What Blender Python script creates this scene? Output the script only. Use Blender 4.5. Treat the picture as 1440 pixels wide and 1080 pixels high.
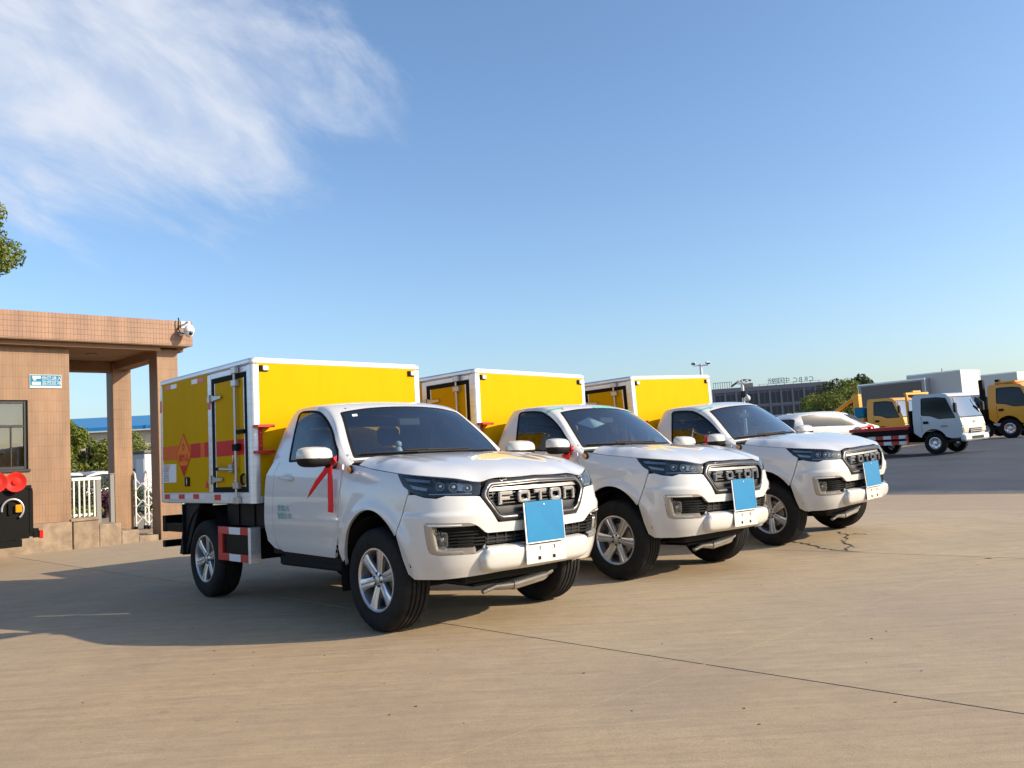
import bpy, bmesh, math, random
import numpy as np
from mathutils import Vector, Matrix
from mathutils.geometry import delaunay_2d_cdt
random.seed(7); RNG = np.random.default_rng(7)
for o in list(bpy.data.objects): bpy.data.objects.remove(o)
SC = bpy.context.scene; COL = SC.collection
R_ = math.radians
# ------------------------------------------------------------------ camera (phone held 1.26 m up, a little tilted)
FPX, PITCH, ROLL, CAMH = 1213.56, 0.082449, -0.058756, 1.259886
_cp, _sp = math.cos(PITCH), math.sin(PITCH); _c, _s = math.cos(ROLL), math.sin(ROLL)
CF = np.array([0, _cp, _sp]); _u0 = np.array([0, -_sp, _cp]); _r0 = np.array([1., 0, 0])
CR = _c * _r0 + _s * _u0; CU = -_s * _r0 + _c * _u0; CO = np.array([0, 0, CAMH])
cd = bpy.data.cameras.new('camera'); cam = bpy.data.objects.new('camera', cd); COL.objects.link(cam)
cd.sensor_width = 36; cd.sensor_fit = 'HORIZONTAL'; cd.lens = 36 * FPX / 1440; cd.clip_start = .05; cd.clip_end = 6000
cam.matrix_world = Matrix(((CR[0], CU[0], -CF[0], CO[0]), (CR[1], CU[1], -CF[1], CO[1]), (CR[2], CU[2], -CF[2], CO[2]), (0, 0, 0, 1)))
SC.camera = cam
# ------------------------------------------------------------------ pixel helpers (1440 x 1080 photograph)
def ray(px, py): return CR * (px - 720) / FPX + CU * (540 - py) / FPX + CF
def at_depth(px, py, d):
    r = ray(px, py); return CO + r * d
def on_plane(px, py, p0, n):
    r = ray(px, py); n = np.asarray(n, float); return CO + r * (((np.asarray(p0, float) - CO) @ n) / (r @ n))
# ------------------------------------------------------------------ sun and sky
SUN_EL, SUN_AZ = R_(25.0), R_(-9.6)          # azimuth from +X towards +Y
sund = np.array([math.cos(SUN_EL) * math.cos(SUN_AZ), math.cos(SUN_EL) * math.sin(SUN_AZ), math.sin(SUN_EL)])
sl = bpy.data.lights.new('sun', 'SUN'); sl.energy = 4.6; sl.angle = R_(.53); sl.color = (1, .84, .62)
so = bpy.data.objects.new('sun', sl); COL.objects.link(so); so.rotation_euler = Vector(sund).to_track_quat('Z', 'Y').to_euler(); so.location = (30, -5, 30)
W = bpy.data.worlds.new('World'); SC.world = W; W.use_nodes = True
NT = W.node_tree; NT.nodes.clear()
def N(nt, t, **k):
    n = nt.nodes.new(t)
    for a, b in k.items():
        if a == 'inp':
            for i, v in b.items(): n.inputs[i].default_value = v
        else: setattr(n, a, b)
    return n
def L(nt, a, b): nt.links.new(a, b)
sky = N(NT, 'ShaderNodeTexSky', sky_type='NISHITA', sun_disc=False, sun_elevation=SUN_EL, sun_rotation=R_(90) - SUN_AZ, altitude=50, air_density=1.05, dust_density=1.5, ozone_density=4.0)
bgn = N(NT, 'ShaderNodeBackground', inp={'Strength': .145}); wout = N(NT, 'ShaderNodeOutputWorld')

tc = N(NT, 'ShaderNodeTexCoord')
# thin high cloud: noise on the view direction stretched along a sheet; thickest in one bank
def vmath(op, a, b=None):
    n = N(NT, 'ShaderNodeVectorMath', operation=op)
    for i, v in enumerate((a, b)):
        if v is None: continue
        if hasattr(v, 'links'): L(NT, v, n.inputs[i])
        else: n.inputs[i].default_value = v
    return n
def smath(op, a, b=None, clamp=False):
    n = N(NT, 'ShaderNodeMath', operation=op, use_clamp=clamp)
    for i, v in enumerate((a, b)):
        if v is None: continue
        if hasattr(v, 'links'): L(NT, v, n.inputs[i])
        else: n.inputs[i].default_value = v
    return n.outputs[0]
def mrange(v, a, b, c=0, d=1):
    n = N(NT, 'ShaderNodeMapRange', interpolation_type='SMOOTHSTEP', inp={'From Min': a, 'From Max': b, 'To Min': c, 'To Max': d}); L(NT, v, n.inputs['Value']); return n.outputs[0]
dirn = vmath('NORMALIZE', tc.outputs['Generated']).outputs[0]
sep = N(NT, 'ShaderNodeSeparateXYZ'); L(NT, dirn, sep.inputs[0])
up = smath('MAXIMUM', sep.outputs['Z'], .03)
sheet = N(NT, 'ShaderNodeCombineXYZ'); L(NT, smath('DIVIDE', sep.outputs['X'], up), sheet.inputs[0]); L(NT, smath('DIVIDE', sep.outputs['Y'], up), sheet.inputs[1])
# bank of cloud: a patch of directions, its edge broken by noise
CB = np.array(ray(105, 92)); CB /= np.linalg.norm(CB)
ce1 = np.cross(CB, [0, 0, 1]); ce1 /= np.linalg.norm(ce1); ce2 = np.cross(ce1, CB)
def ddot(v): n = vmath('DOT_PRODUCT', dirn, tuple(map(float, v))); return n.outputs['Value']
ca, cb, cc = ddot(ce1), ddot(ce2), ddot(CB)
pl = N(NT, 'ShaderNodeCombineXYZ'); L(NT, ca, pl.inputs[0]); L(NT, cb, pl.inputs[1])
mp = N(NT, 'ShaderNodeMapping', inp={'Rotation': (0, 0, R_(-28)), 'Scale': (1, 1, 1)}); mpr = N(NT, 'ShaderNodeMapping', inp={'Rotation': (0, 0, R_(30)), 'Scale': (1, 1, 1)})
L(NT, pl.outputs[0], mpr.inputs[0]); L(NT, mpr.outputs[0], mp.inputs[0]); mp.inputs['Rotation'].default_value = (0, 0, 0); mp.inputs['Scale'].default_value = (.58, 1.25, 1)
n1 = N(NT, 'ShaderNodeTexNoise', inp={'Scale': 7.5, 'Detail': 9, 'Roughness': .62, 'Distortion': .45}); L(NT, mp.outputs[0], n1.inputs['Vector'])
mp2 = N(NT, 'ShaderNodeMapping', inp={'Scale': (1/.255, 1/.160, 1), 'Rotation': (0, 0, R_(-8))}); L(NT, pl.outputs[0], mp2.inputs[0])
dist = N(NT, 'ShaderNodeVectorMath', operation='LENGTH'); L(NT, mp2.outputs[0], dist.inputs[0])
dd = smath('ADD', dist.outputs['Value'], smath('MULTIPLY', smath('SUBTRACT', n1.outputs['Fac'], .5), 1.7))
bank = smath('MULTIPLY', mrange(dd, 1.16, .50), mrange(cc, .3, .6))
n2 = N(NT, 'ShaderNodeTexNoise', inp={'Scale': 12, 'Detail': 9, 'Roughness': .58, 'Distortion': .35}); L(NT, mp.outputs[0], n2.inputs['Vector'])
dens = smath('MULTIPLY', bank, mrange(n2.outputs['Fac'], .28, .70, .42, 1.0))
# a few faint wisps elsewhere
n3 = N(NT, 'ShaderNodeTexNoise', inp={'Scale': .55, 'Detail': 8, 'Roughness': .6}); L(NT, sheet.outputs[0], n3.inputs['Vector'])
wisp = smath('MULTIPLY', mrange(n3.outputs['Fac'], .66, .85), .25)
dens = smath('MULTIPLY', smath('MAXIMUM', dens, wisp), mrange(sep.outputs['Z'], .03, .12))
mixc = N(NT, 'ShaderNodeMix', data_type='RGBA', blend_type='MIX'); L(NT, dens, mixc.inputs[0]); L(NT, sky.outputs[0], mixc.inputs[6]); mixc.inputs[7].default_value = (3.5, 3.75, 4.25, 1)
L(NT, mixc.outputs[2], bgn.inputs[0]); L(NT, bgn.outputs[0], wout.inputs[0])

SC.view_settings.view_transform = 'Standard'; SC.view_settings.look = 'None'; SC.view_settings.exposure = 0.6; SC.view_settings.gamma = 1
try: SC.view_settings.use_curve_mapping = False
except Exception: pass
SC.render.engine = 'CYCLES'
SC.cycles.max_bounces = 8; SC.cycles.transparent_max_bounces = 16; SC.cycles.caustics_reflective = False; SC.cycles.caustics_refractive = False
# ------------------------------------------------------------------ materials
MAT = {}
def mat(name, base=(.5, .5, .5), rough=.5, metal=0, coat=0, coatr=.05, spec=.5, alpha=1, emit=None, es=1):
    m = bpy.data.materials.new(name); m.use_nodes = True; b = m.node_tree.nodes['Principled BSDF']
    b.inputs['Base Color'].default_value = (*base, 1); b.inputs['Roughness'].default_value = rough; b.inputs['Metallic'].default_value = metal
    b.inputs['Coat Weight'].default_value = coat; b.inputs['Coat Roughness'].default_value = coatr; b.inputs['Specular IOR Level'].default_value = spec
    if emit: b.inputs['Emission Color'].default_value = (*emit, 1); b.inputs['Emission Strength'].default_value = es
    MAT[name] = m; return m
def nodes(m): return m.node_tree, m.node_tree.nodes['Principled BSDF']
def noise_col(m, c1, c2, scale=8, detail=6, lo=.35, hi=.65, coord='Object', rough=None, bump=0, bscale=None, stretch=None, dist=.01):
    nt, b = nodes(m); tc = N(nt, 'ShaderNodeTexCoord'); src = tc.outputs[coord]
    if stretch: mp = N(nt, 'ShaderNodeMapping', inp={'Scale': stretch}); L(nt, src, mp.inputs[0]); src = mp.outputs[0]
    n = N(nt, 'ShaderNodeTexNoise', inp={'Scale': scale, 'Detail': detail, 'Roughness': .6}); L(nt, src, n.inputs['Vector'])
    r = N(nt, 'ShaderNodeMapRange', inp={'From Min': lo, 'From Max': hi}); L(nt, n.outputs['Fac'], r.inputs[0])
    x = N(nt, 'ShaderNodeMix', data_type='RGBA'); L(nt, r.outputs[0], x.inputs[0]); x.inputs[6].default_value = (*c1, 1); x.inputs[7].default_value = (*c2, 1)
    L(nt, x.outputs[2], b.inputs['Base Color'])
    if rough: rr = N(nt, 'ShaderNodeMapRange', inp={'To Min': rough[0], 'To Max': rough[1]}); L(nt, n.outputs['Fac'], rr.inputs[0]); L(nt, rr.outputs[0], b.inputs['Roughness'])
    if bump:
        n2 = N(nt, 'ShaderNodeTexNoise', inp={'Scale': bscale or scale * 6, 'Detail': 4}); L(nt, src, n2.inputs['Vector'])
        bn = N(nt, 'ShaderNodeBump', inp={'Strength': bump, 'Distance': dist}); L(nt, n2.outputs['Fac'], bn.inputs['Height']); L(nt, bn.outputs[0], b.inputs['Normal'])
    return m
def glass(name, tint=(.5, .6, .6), ior=1.5, rough=0.0, add=0.0):
    m = bpy.data.materials.new(name); m.use_nodes = True; nt = m.node_tree; nt.nodes.clear()
    fr = N(nt, 'ShaderNodeFresnel', inp={'IOR': ior}); tr = N(nt, 'ShaderNodeBsdfTransparent', inp={'Color': (*tint, 1)}); gl = N(nt, 'ShaderNodeBsdfGlossy', inp={'Roughness': rough})
    mx = N(nt, 'ShaderNodeMixShader'); o = N(nt, 'ShaderNodeOutputMaterial')
    a = N(nt, 'ShaderNodeMath', operation='MULTIPLY_ADD', use_clamp=True, inp={1: 1.6, 2: add}); L(nt, fr.outputs[0], a.inputs[0])
    L(nt, a.outputs[0], mx.inputs[0]); L(nt, tr.outputs[0], mx.inputs[1]); L(nt, gl.outputs[0], mx.inputs[2]); L(nt, mx.outputs[0], o.inputs[0]); MAT[name] = m; return m
mat('white_paint', (.63, .63, .62), .30, coat=1, coatr=.04)
mat('yellow_panel', (.56, .32, .0), .6, spec=.05); noise_col(MAT['yellow_panel'], (.565, .328, .0), (.60, .348, .0), 2.2, stretch=(2.5, 2.5, .35))
mat('alu', (.72, .73, .76), .42, .75); noise_col(MAT['alu'], (.66, .67, .70), (.78, .79, .81), 3, stretch=(1, 1, 8))
mat('white_trim', (.66, .66, .67), .35)
nt, b_ = nodes(MAT['white_paint']); tc_ = N(nt, 'ShaderNodeTexCoord'); sp_ = N(nt, 'ShaderNodeSeparateXYZ'); L(nt, tc_.outputs['Object'], sp_.inputs[0]); nz_ = N(nt, 'ShaderNodeTexNoise', inp={'Scale': 5, 'Detail': 7, 'Roughness': .65}); L(nt, tc_.outputs['Object'], nz_.inputs['Vector'])
lo_ = N(nt, 'ShaderNodeMapRange', inp={'From Min': .85, 'From Max': .40, 'To Min': 0, 'To Max': .5}); L(nt, sp_.outputs[2], lo_.inputs[0]); mu_ = N(nt, 'ShaderNodeMath', operation='MULTIPLY'); L(nt, lo_.outputs[0], mu_.inputs[0]); L(nt, nz_.outputs['Fac'], mu_.inputs[1])
mx_ = N(nt, 'ShaderNodeMix', data_type='RGBA'); L(nt, mu_.outputs[0], mx_.inputs[0]); mx_.inputs[6].default_value = (.62, .62, .61, 1); mx_.inputs[7].default_value = (.42, .35, .26, 1); L(nt, mx_.outputs[2], b_.inputs['Base Color'])
mat('black_rubber', (.008, .008, .009), .8, spec=.2); mat('black_paint', (.003, .003, .0035), .5, spec=.15); mat('black_plastic', (.010, .010, .011), .6, spec=.25)
mat('tyre', (.016, .016, .017), .82, spec=.25); noise_col(MAT['tyre'], (.008, .008, .009), (.020, .019, .018), 12, rough=(.7, .95))
mat('rim', (.62, .62, .63), .28, .85); mat('rim_dark', (.02, .02, .022), .5)
mat('chrome', (.86, .87, .9), .08, 1); mat('graphite', (.075, .075, .08), .32, .7); mat('satin_silver', (.50, .49, .48), .35, .7)
mat('letter_chrome', (.62, .63, .66), .10, 1); mat('grille_black', (.018, .018, .018), .4, .2); mat('band_silver', (.24, .23, .22), .38, .6)
mat('champagne', (.40, .38, .35), .25, .6)
mat('red_paint', (.52, .012, .01), .4, coat=.3); mat('red_tape', (.60, .012, .02), .3); mat('white_tape', (.75, .76, .78), .3)
mat('orange_stripe', (.70, .12, .008), .5, spec=.25); mat('orange_sign', (.80, .19, .006), .5, spec=.25); mat('red_stripe', (.55, .012, .008), .5, spec=.25)
mat('blue_film', (.004, .165, .36), .35, spec=.3); noise_col(MAT['blue_film'], (.004, .158, .35), (.004, .175, .375), 3, bump=.25, bscale=7, dist=.006); mat('amber', (.75, .28, .01), .15, coat=1); mat('red_ribbon', (.72, .01, .015), .55)
mat('red_lens', (.65, .02, .01), .15, coat=1); mat('paper', (.8, .8, .78), .6); mat('ink', (.02, .02, .02), .6); mat('ink_red', (.5, .02, .02), .6); mat('teal_ink', (.05, .30, .34), .5)
mat('seat', (.12, .12, .125), .8); mat('dash', (.045, .047, .052), .7); mat('headliner', (.30, .30, .30), .9); mat('belt', (.25, .25, .26), .7)
mat('under_metal', (.40, .36, .31), .45, .6); mat('under_dark', (.012, .012, .012), .8, spec=.2)
mat('lamp_inner', (.10, .105, .11), .22, .6); mat('led', (.85, .85, .85), .2); mat('green_tape', (.12, .50, .38), .4)
glass('clear_glass', (.60, .76, .82), 1.5, 0, .13); glass('lamp_glass', (.80, .83, .84)); glass('side_glass', (.45, .50, .47))
# ------------------------------------------------------------------ mesh builders
def add_obj(name, me, parent=None, mats=()):
    o = bpy.data.objects.new(name, me); COL.objects.link(o)
    for m in mats: me.materials.append(MAT[m] if isinstance(m, str) else m)
    if parent is not None: o.parent = parent
    return o
def empty(name, loc=(0, 0, 0), rz=0):
    o = bpy.data.objects.new(name, None); COL.objects.link(o); o.location = loc; o.rotation_euler = (0, 0, rz); o.empty_display_size = .2; return o
def tag(o, label=None, cat=None, group=None, kind=None):
    for k, v in (('label', label), ('category', cat), ('group', group), ('kind', kind)):
        if v: o[k] = v
    return o
def copy_tree(o, parent=None):
    c = o.copy(); COL.objects.link(c); c.parent = parent
    for ch in list(o.children): copy_tree(ch, c)
    return c
class MB:
    def __init__(s): s.v = []; s.f = []; s.M = None
    def add(s, vs, fs):
        n = len(s.v)
        if s.M is not None: vs = [s.M @ Vector(v) for v in vs]
        s.v += [tuple(map(float, v)) for v in vs]; s.f += [tuple(i + n for i in f) for f in fs]; return s
    def box(s, lo, hi, b=0):
        (x0, y0, z0), (x1, y1, z1) = [min(a, c) for a, c in zip(lo, hi)], [max(a, c) for a, c in zip(lo, hi)]
        if b <= 0:
            return s.add([(x0,y0,z0),(x1,y0,z0),(x1,y1,z0),(x0,y1,z0),(x0,y0,z1),(x1,y0,z1),(x1,y1,z1),(x0,y1,z1)], [(3,2,1,0),(4,5,6,7),(0,1,5,4),(1,2,6,5),(2,3,7,6),(3,0,4,7)])
        b = min(b, (x1-x0)*.49, (y1-y0)*.49, (z1-z0)*.49); vs = []; idx = {}
        C = ((x0, x1), (y0, y1), (z0, z1))
        for i in (0, 1):
            for j in (0, 1):
                for k in (0, 1):
                    p = [C[0][i], C[1][j], C[2][k]]; sg = [1 - 2*i, 1 - 2*j, 1 - 2*k]
                    for a in range(3):
                        q = [p[t] + (0 if t == a else sg[t]*b) for t in range(3)]; idx[(i, j, k, a)] = len(vs); vs.append(q)
        fs = []
        for a in range(3):
            o1, o2 = (a+1) % 3, (a+2) % 3
            for e in (0, 1):
                r = []
                for (p, q) in ((0,0),(1,0),(1,1),(0,1)):
                    c = [0,0,0]; c[a] = e; c[o1] = p; c[o2] = q; r.append(idx[(*c, a)])
                fs.append(tuple(r if e else r[::-1]))
        for a in range(3):                       # edge chamfers along axis a
            o1, o2 = (a+1) % 3, (a+2) % 3
            for p in (0, 1):
                for q in (0, 1):
                    c0 = [0,0,0]; c1 = [0,0,0]; c1[a] = 1
                    for c in (c0, c1): c[o1] = p; c[o2] = q
                    f = (idx[(*c0, o1)], idx[(*c1, o1)], idx[(*c1, o2)], idx[(*c0, o2)]); fs.append(f if (p ^ q) == 0 and False else f)
        for i in (0, 1):
            for j in (0, 1):
                for k in (0, 1): fs.append((idx[(i,j,k,0)], idx[(i,j,k,1)], idx[(i,j,k,2)]))
        return s.add(vs, fs)
    def cbox(s, c, d, b=0): return s.box([a - q/2 for a, q in zip(c, d)], [a + q/2 for a, q in zip(c, d)], b)
    def prism(s, poly, axis, a, b):
        """poly 2D in the two other axes (cyclic order), extruded from a to b along axis"""
        n = len(poly); vs = []
        for h in (a, b):
            for p in poly:
                q = [0, 0, 0]; q[axis] = h; q[(axis+1) % 3] = p[0]; q[(axis+2) % 3] = p[1]; vs.append(q)
        return s.add(vs, [tuple(range(n))[::-1], tuple(range(n, 2*n))] + [(i, (i+1) % n, n + (i+1) % n, n + i) for i in range(n)])
    def ring(s, outer, inner, axis, a, b):
        n = len(outer); vs = []
        for h in (a, b):
            for pl in (outer, inner):
                for p in pl:
                    q = [0, 0, 0]; q[axis] = h; q[(axis+1) % 3] = p[0]; q[(axis+2) % 3] = p[1]; vs.append(q)
        fs = []
        for i in range(n):
            j = (i+1) % n
            fs += [(i, j, n+j, n+i)[::-1], (2*n+i, 2*n+j, 3*n+j, 3*n+i), (i, j, 2*n+j, 2*n+i), (n+i, 3*n+i, 3*n+j, n+j)]
        return s.add(vs, fs)
    def tube(s, pts, r, n=8, cap=True, closed=False):
        P = [Vector(p) for p in pts]; m = len(P); rr = r if hasattr(r, '__len__') else [r]*m; vs = []; fs = []
        t0 = (P[1] - P[0]).normalized(); ref = Vector((0, 0, 1)) if abs(t0.z) < .9 else Vector((1, 0, 0)); u = t0.cross(ref).normalized()
        for i, p in enumerate(P):
            if closed: t = (P[(i+1) % m] - P[i-1]).normalized()
            else: t = ((P[min(i+1, m-1)] - P[max(i-1, 0)])).normalized()
            u = (u - t * u.dot(t)).normalized(); w = t.cross(u)
            for k in range(n):
                a = 2*math.pi*k/n; vs.append(p + (u*math.cos(a) + w*math.sin(a))*rr[i])
        R = m if closed else m - 1
        for i in range(R):
            for k in range(n):
                a, b = i*n + k, i*n + (k+1) % n; c, d = ((i+1) % m)*n + (k+1) % n, ((i+1) % m)*n + k; fs.append((a, b, c, d))
        if cap and not closed: fs += [tuple(range(n))[::-1], tuple(range((m-1)*n, m*n))]
        return s.add(vs, fs)
    def lathe(s, prof, n=32, axis=1, c=(0, 0, 0), closed=False, a0=0, a1=2*math.pi):
        """prof list of (along-axis, radius)"""
        full = abs(a1 - a0 - 2*math.pi) < 1e-6; vs = []; fs = []; m = len(prof); K = n if full else n + 1
        for k in range(K):
            a = a0 + (a1 - a0)*k/n; ca, sa = math.cos(a), math.sin(a)
            for h, r in prof:
                q = [0, 0, 0]; q[axis] = h; q[(axis+1) % 3] = r*ca; q[(axis+2) % 3] = r*sa; vs.append([q[i] + c[i] for i in range(3)])
        for k in range(n):
            k2 = (k+1) % K
            for i in range(m if closed else m - 1):
                j = (i+1) % m; fs.append((k*m+i, k2*m+i, k2*m+j, k*m+j))
        return s.add(vs, fs)
    def ball(s, c, r, n=16, m=10):
        r = r if hasattr(r, '__len__') else (r, r, r); vs = [(c[0], c[1], c[2]-r[2])]; fs = []
        for i in range(1, m):
            t = -math.pi/2 + math.pi*i/m
            for k in range(n): a = 2*math.pi*k/n; vs.append((c[0]+r[0]*math.cos(t)*math.cos(a), c[1]+r[1]*math.cos(t)*math.sin(a), c[2]+r[2]*math.sin(t)))
        vs.append((c[0], c[1], c[2]+r[2]))
        for k in range(n):
            fs.append((0, 1+(k+1) % n, 1+k)); q = 1+(m-2)*n; fs.append((q+k, q+(k+1) % n, len(vs)-1))
            for i in range(m-2): fs.append((1+i*n+k, 1+i*n+(k+1) % n, 1+(i+1)*n+(k+1) % n, 1+(i+1)*n+k))
        return s.add(vs, fs)
    def mesh(s, name, smooth=35):
        me = bpy.data.meshes.new(name); me.from_pydata(s.v, [], s.f); me.update()
        bm = bmesh.new(); bm.from_mesh(me); bmesh.ops.recalc_face_normals(bm, faces=bm.faces); bm.to_mesh(me); bm.free()
        if smooth: me.shade_smooth(); me.set_sharp_from_angle(angle=R_(smooth))
        return me
    def build(s, name, m, parent=None, smooth=35): return add_obj(name, s.mesh(name, smooth), parent, [m])
def bx(name, m, parent, lo, hi, b=.004): return MB().box(lo, hi, b).build(name, m, parent)
# ------------------------------------------------------------------ curved panels cut from a surface by an outline
def inpoly(P, poly):
    P = np.asarray(P); x, y = P[:, 0], P[:, 1]; c = np.zeros(len(P), bool); q = np.asarray(poly)
    for (x1, y1), (x2, y2) in zip(q, np.roll(q, -1, 0)):
        m = ((y1 > y) != (y2 > y))
        with np.errstate(divide='ignore', invalid='ignore'): c ^= m & (x < (x2 - x1) * (y - y1) / (y2 - y1 + 1e-30) + x1)
    return c
def bdist(P, poly):
    P = np.asarray(P, float); q = np.asarray(poly, float); d = np.full(len(P), 1e9)
    for a, b in zip(q, np.roll(q, -1, 0)):
        ab = b - a; t = np.clip(((P - a) @ ab) / (ab @ ab + 1e-12), 0, 1); d = np.minimum(d, np.hypot(*(P - a - t[:, None]*ab).T))
    return d
def resample(poly, res):
    out = []
    for a, b in zip(poly, list(poly[1:]) + [poly[0]]):
        a, b = np.array(a, float), np.array(b, float); n = max(1, int(round(np.hypot(*(b - a)) / res)))
        out += [tuple(a + (b - a) * i / n) for i in range(n)]
    return out
def rounded(poly, r, n=4):
    """round polygon corners; r a number or list per corner"""
    out = []; m = len(poly); rr = r if hasattr(r, '__len__') else [r]*m
    for i in range(m):
        p0, p, p1 = [np.array(poly[k % m], float) for k in (i-1, i, i+1)]
        a, b = p0 - p, p1 - p; la, lb = np.hypot(*a), np.hypot(*b); q = min(rr[i], la*.45, lb*.45)
        if q < 1e-5: out.append(tuple(p)); continue
        A, Bp = p + a/la*q, p + b/lb*q
        for k in range(n+1): t = k/n; out.append(tuple((1-t)**2*A + 2*t*(1-t)*p + t*t*Bp))
    return out
def inset(poly, d):
    q = np.array(poly, float); ar = .5*np.sum(q[:, 0]*np.roll(q[:, 1], -1) - np.roll(q[:, 0], -1)*q[:, 1]); sg = 1 if ar > 0 else -1
    out = []
    for i in range(len(q)):
        p0, p, p1 = q[i-1], q[i], q[(i+1) % len(q)]; e0, e1 = p - p0, p1 - p
        n0 = np.array([-e0[1], e0[0]])/(np.hypot(*e0)+1e-12)*sg; n1 = np.array([-e1[1], e1[0]])/(np.hypot(*e1)+1e-12)*sg
        b = n0 + n1; k = b @ b; out.append(tuple(p + d*b*2/max(k, .8)))
    return out
def panel_mesh(name, outline, fn, res=.03, holes=(), thick=.012, ref=(-.6, 0, .8), scale=(1, 1), exact=True):
    sc = np.array(scale, float)
    out = [tuple(np.array(p)*sc) for p in outline]; hs = [[tuple(np.array(p)*sc) for p in h] for h in holes]
    loops = [resample(out, res)] + [resample(h, res) for h in hs]
    V = []; E = []; lid = []
    for lp in loops:
        n = len(V); V += lp; E += [(n+i, n+(i+1) % len(lp)) for i in range(len(lp))]; lid.append((n, len(lp)))
    q = np.array(loops[0]); lo, hi = q.min(0), q.max(0)
    gx, gy = np.meshgrid(np.arange(lo[0]+res*.5, hi[0], res), np.arange(lo[1]+res*.5, hi[1], res)); G = np.c_[gx.ravel(), gy.ravel()]
    G[:, 0] += np.where((np.round((G[:, 1]-lo[1])/res) % 2) == 0, 0, res*.5)*0
    k = inpoly(G, loops[0]) & (bdist(G, loops[0]) > res*.45)
    for h in loops[1:]: k &= ~inpoly(G, h) & (bdist(G, h) > res*.45)
    V += [tuple(p) for p in G[k]]
    r = delaunay_2d_cdt([Vector(v) for v in V], E, [], 0, 1e-6)
    P = np.array([tuple(v) for v in r[0]]); F = [f for f in r[2]]
    C = np.array([P[list(f)].mean(0) for f in F]); k = inpoly(C, loops[0])
    for h in loops[1:]: k &= ~inpoly(C, h)
    F = [f for f, t in zip(F, k) if t]
    U = P/sc; X = fn(U); e = 1e-4
    n = np.cross(fn(U + np.array([e, 0])) - X, fn(U + np.array([0, e])) - X); n /= np.linalg.norm(n, axis=1)[:, None] + 1e-15
    n[((X - np.array(ref)) * n).sum(1) < 0] *= -1
    used = np.unique(np.array(F)); mp = -np.ones(len(P), int); mp[used] = np.arange(len(used))
    VV = X[used]; NN = n[used]; FF = []
    for f in F:
        a, b, c = X[list(f)]; nn = np.cross(b - a, c - a); f2 = f if nn @ n[f[0]] > 0 else f[::-1]; FF.append(tuple(int(mp[i]) for i in f2))
    ecount = {}
    for f in FF:
        for a, b in zip(f, f[1:] + f[:1]): ecount[(a, b)] = 1
    bd = [(a, b) for a, b in ecount if (b, a) not in ecount]
    VV = [tuple(v) for v in VV]; nv = len(VV)
    if thick:
        bi = sorted({i for e_ in bd for i in e_}); t1 = {i: nv + k for k, i in enumerate(bi)}; t2 = {i: nv + len(bi) + k for k, i in enumerate(bi)}
        VV += [VV[i] for i in bi] + [tuple(np.array(VV[i]) - NN[i]*thick) for i in bi]
        FF += [(t1[b], t1[a], t2[a], t2[b]) for a, b in bd]
    me = bpy.data.meshes.new(name); me.from_pydata(VV, [], FF); me.update(); me.shade_smooth()
    nn = [tuple(NN[i]) if i < nv else (0, 0, 0) for f in FF for i in f]
    if exact: me.normals_split_custom_set(nn)
    return me
def panel(name, outline, fn, m, parent, **k): return add_obj(name, panel_mesh(name, outline, fn, **k), parent, [m])
def tps(pts, vals, lam=1e-6):
    P = np.asarray(pts, float); n = len(P)
    def K(a, b):
        d2 = ((a[:, None] - b[None])**2).sum(2); return np.where(d2 > 1e-14, .5*d2*np.log(d2 + 1e-30), 0)
    A = np.zeros((n+3, n+3)); A[:n, :n] = K(P, P) + lam*np.eye(n); A[:n, n] = 1; A[:n, n+1:] = P; A[n, :n] = 1; A[n+1:, :n] = P.T
    w = np.linalg.solve(A, np.r_[np.asarray(vals, float), 0, 0, 0])
    return lambda Q: K(np.asarray(Q, float), P) @ w[:n] + w[n] + np.asarray(Q, float) @ w[n+1:]
def text_mesh(body, size, depth=.0, align='CENTER', name='text'):
    c = bpy.data.curves.new(name, 'FONT'); c.body = body; c.size = size; c.extrude = depth; c.align_x = align; c.align_y = 'CENTER'; c.resolution_u = 3
    o = bpy.data.objects.new(name, c); COL.objects.link(o); dg = bpy.context.evaluated_depsgraph_get(); dg.update()
    me = bpy.data.meshes.new_from_object(o.evaluated_get(dg)); me.name = name; me.materials.clear(); bpy.data.objects.remove(o); return me
def cspline(xs, ys):
    """natural cubic spline through (xs, ys); returns vectorised f"""
    xs = np.asarray(xs, float); ys = np.asarray(ys, float); n = len(xs)
    h = np.diff(xs); A = np.zeros((n, n)); b = np.zeros(n); A[0, 0] = A[-1, -1] = 1
    for i in range(1, n - 1):
        A[i, i-1] = h[i-1]; A[i, i] = 2 * (h[i-1] + h[i]); A[i, i+1] = h[i]
        b[i] = 6 * ((ys[i+1] - ys[i]) / h[i] - (ys[i] - ys[i-1]) / h[i-1])
    m = np.linalg.solve(A, b)
    def f(x):
        x = np.clip(np.asarray(x, float), xs[0], xs[-1])
        i = np.clip(np.searchsorted(xs, x) - 1, 0, n - 2)
        a = xs[i+1] - x; c = x - xs[i]; H = h[i]
        return (m[i]*a**3 + m[i+1]*c**3) / (6*H) + (ys[i]/H - m[i]*H/6)*a + (ys[i+1]/H - m[i+1]*H/6)*c
    return f
def sstep(a, b, x):
    t = np.clip((np.asarray(x, float) - a) / (b - a), 0, 1); return t * t * (3 - 2 * t)
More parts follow.
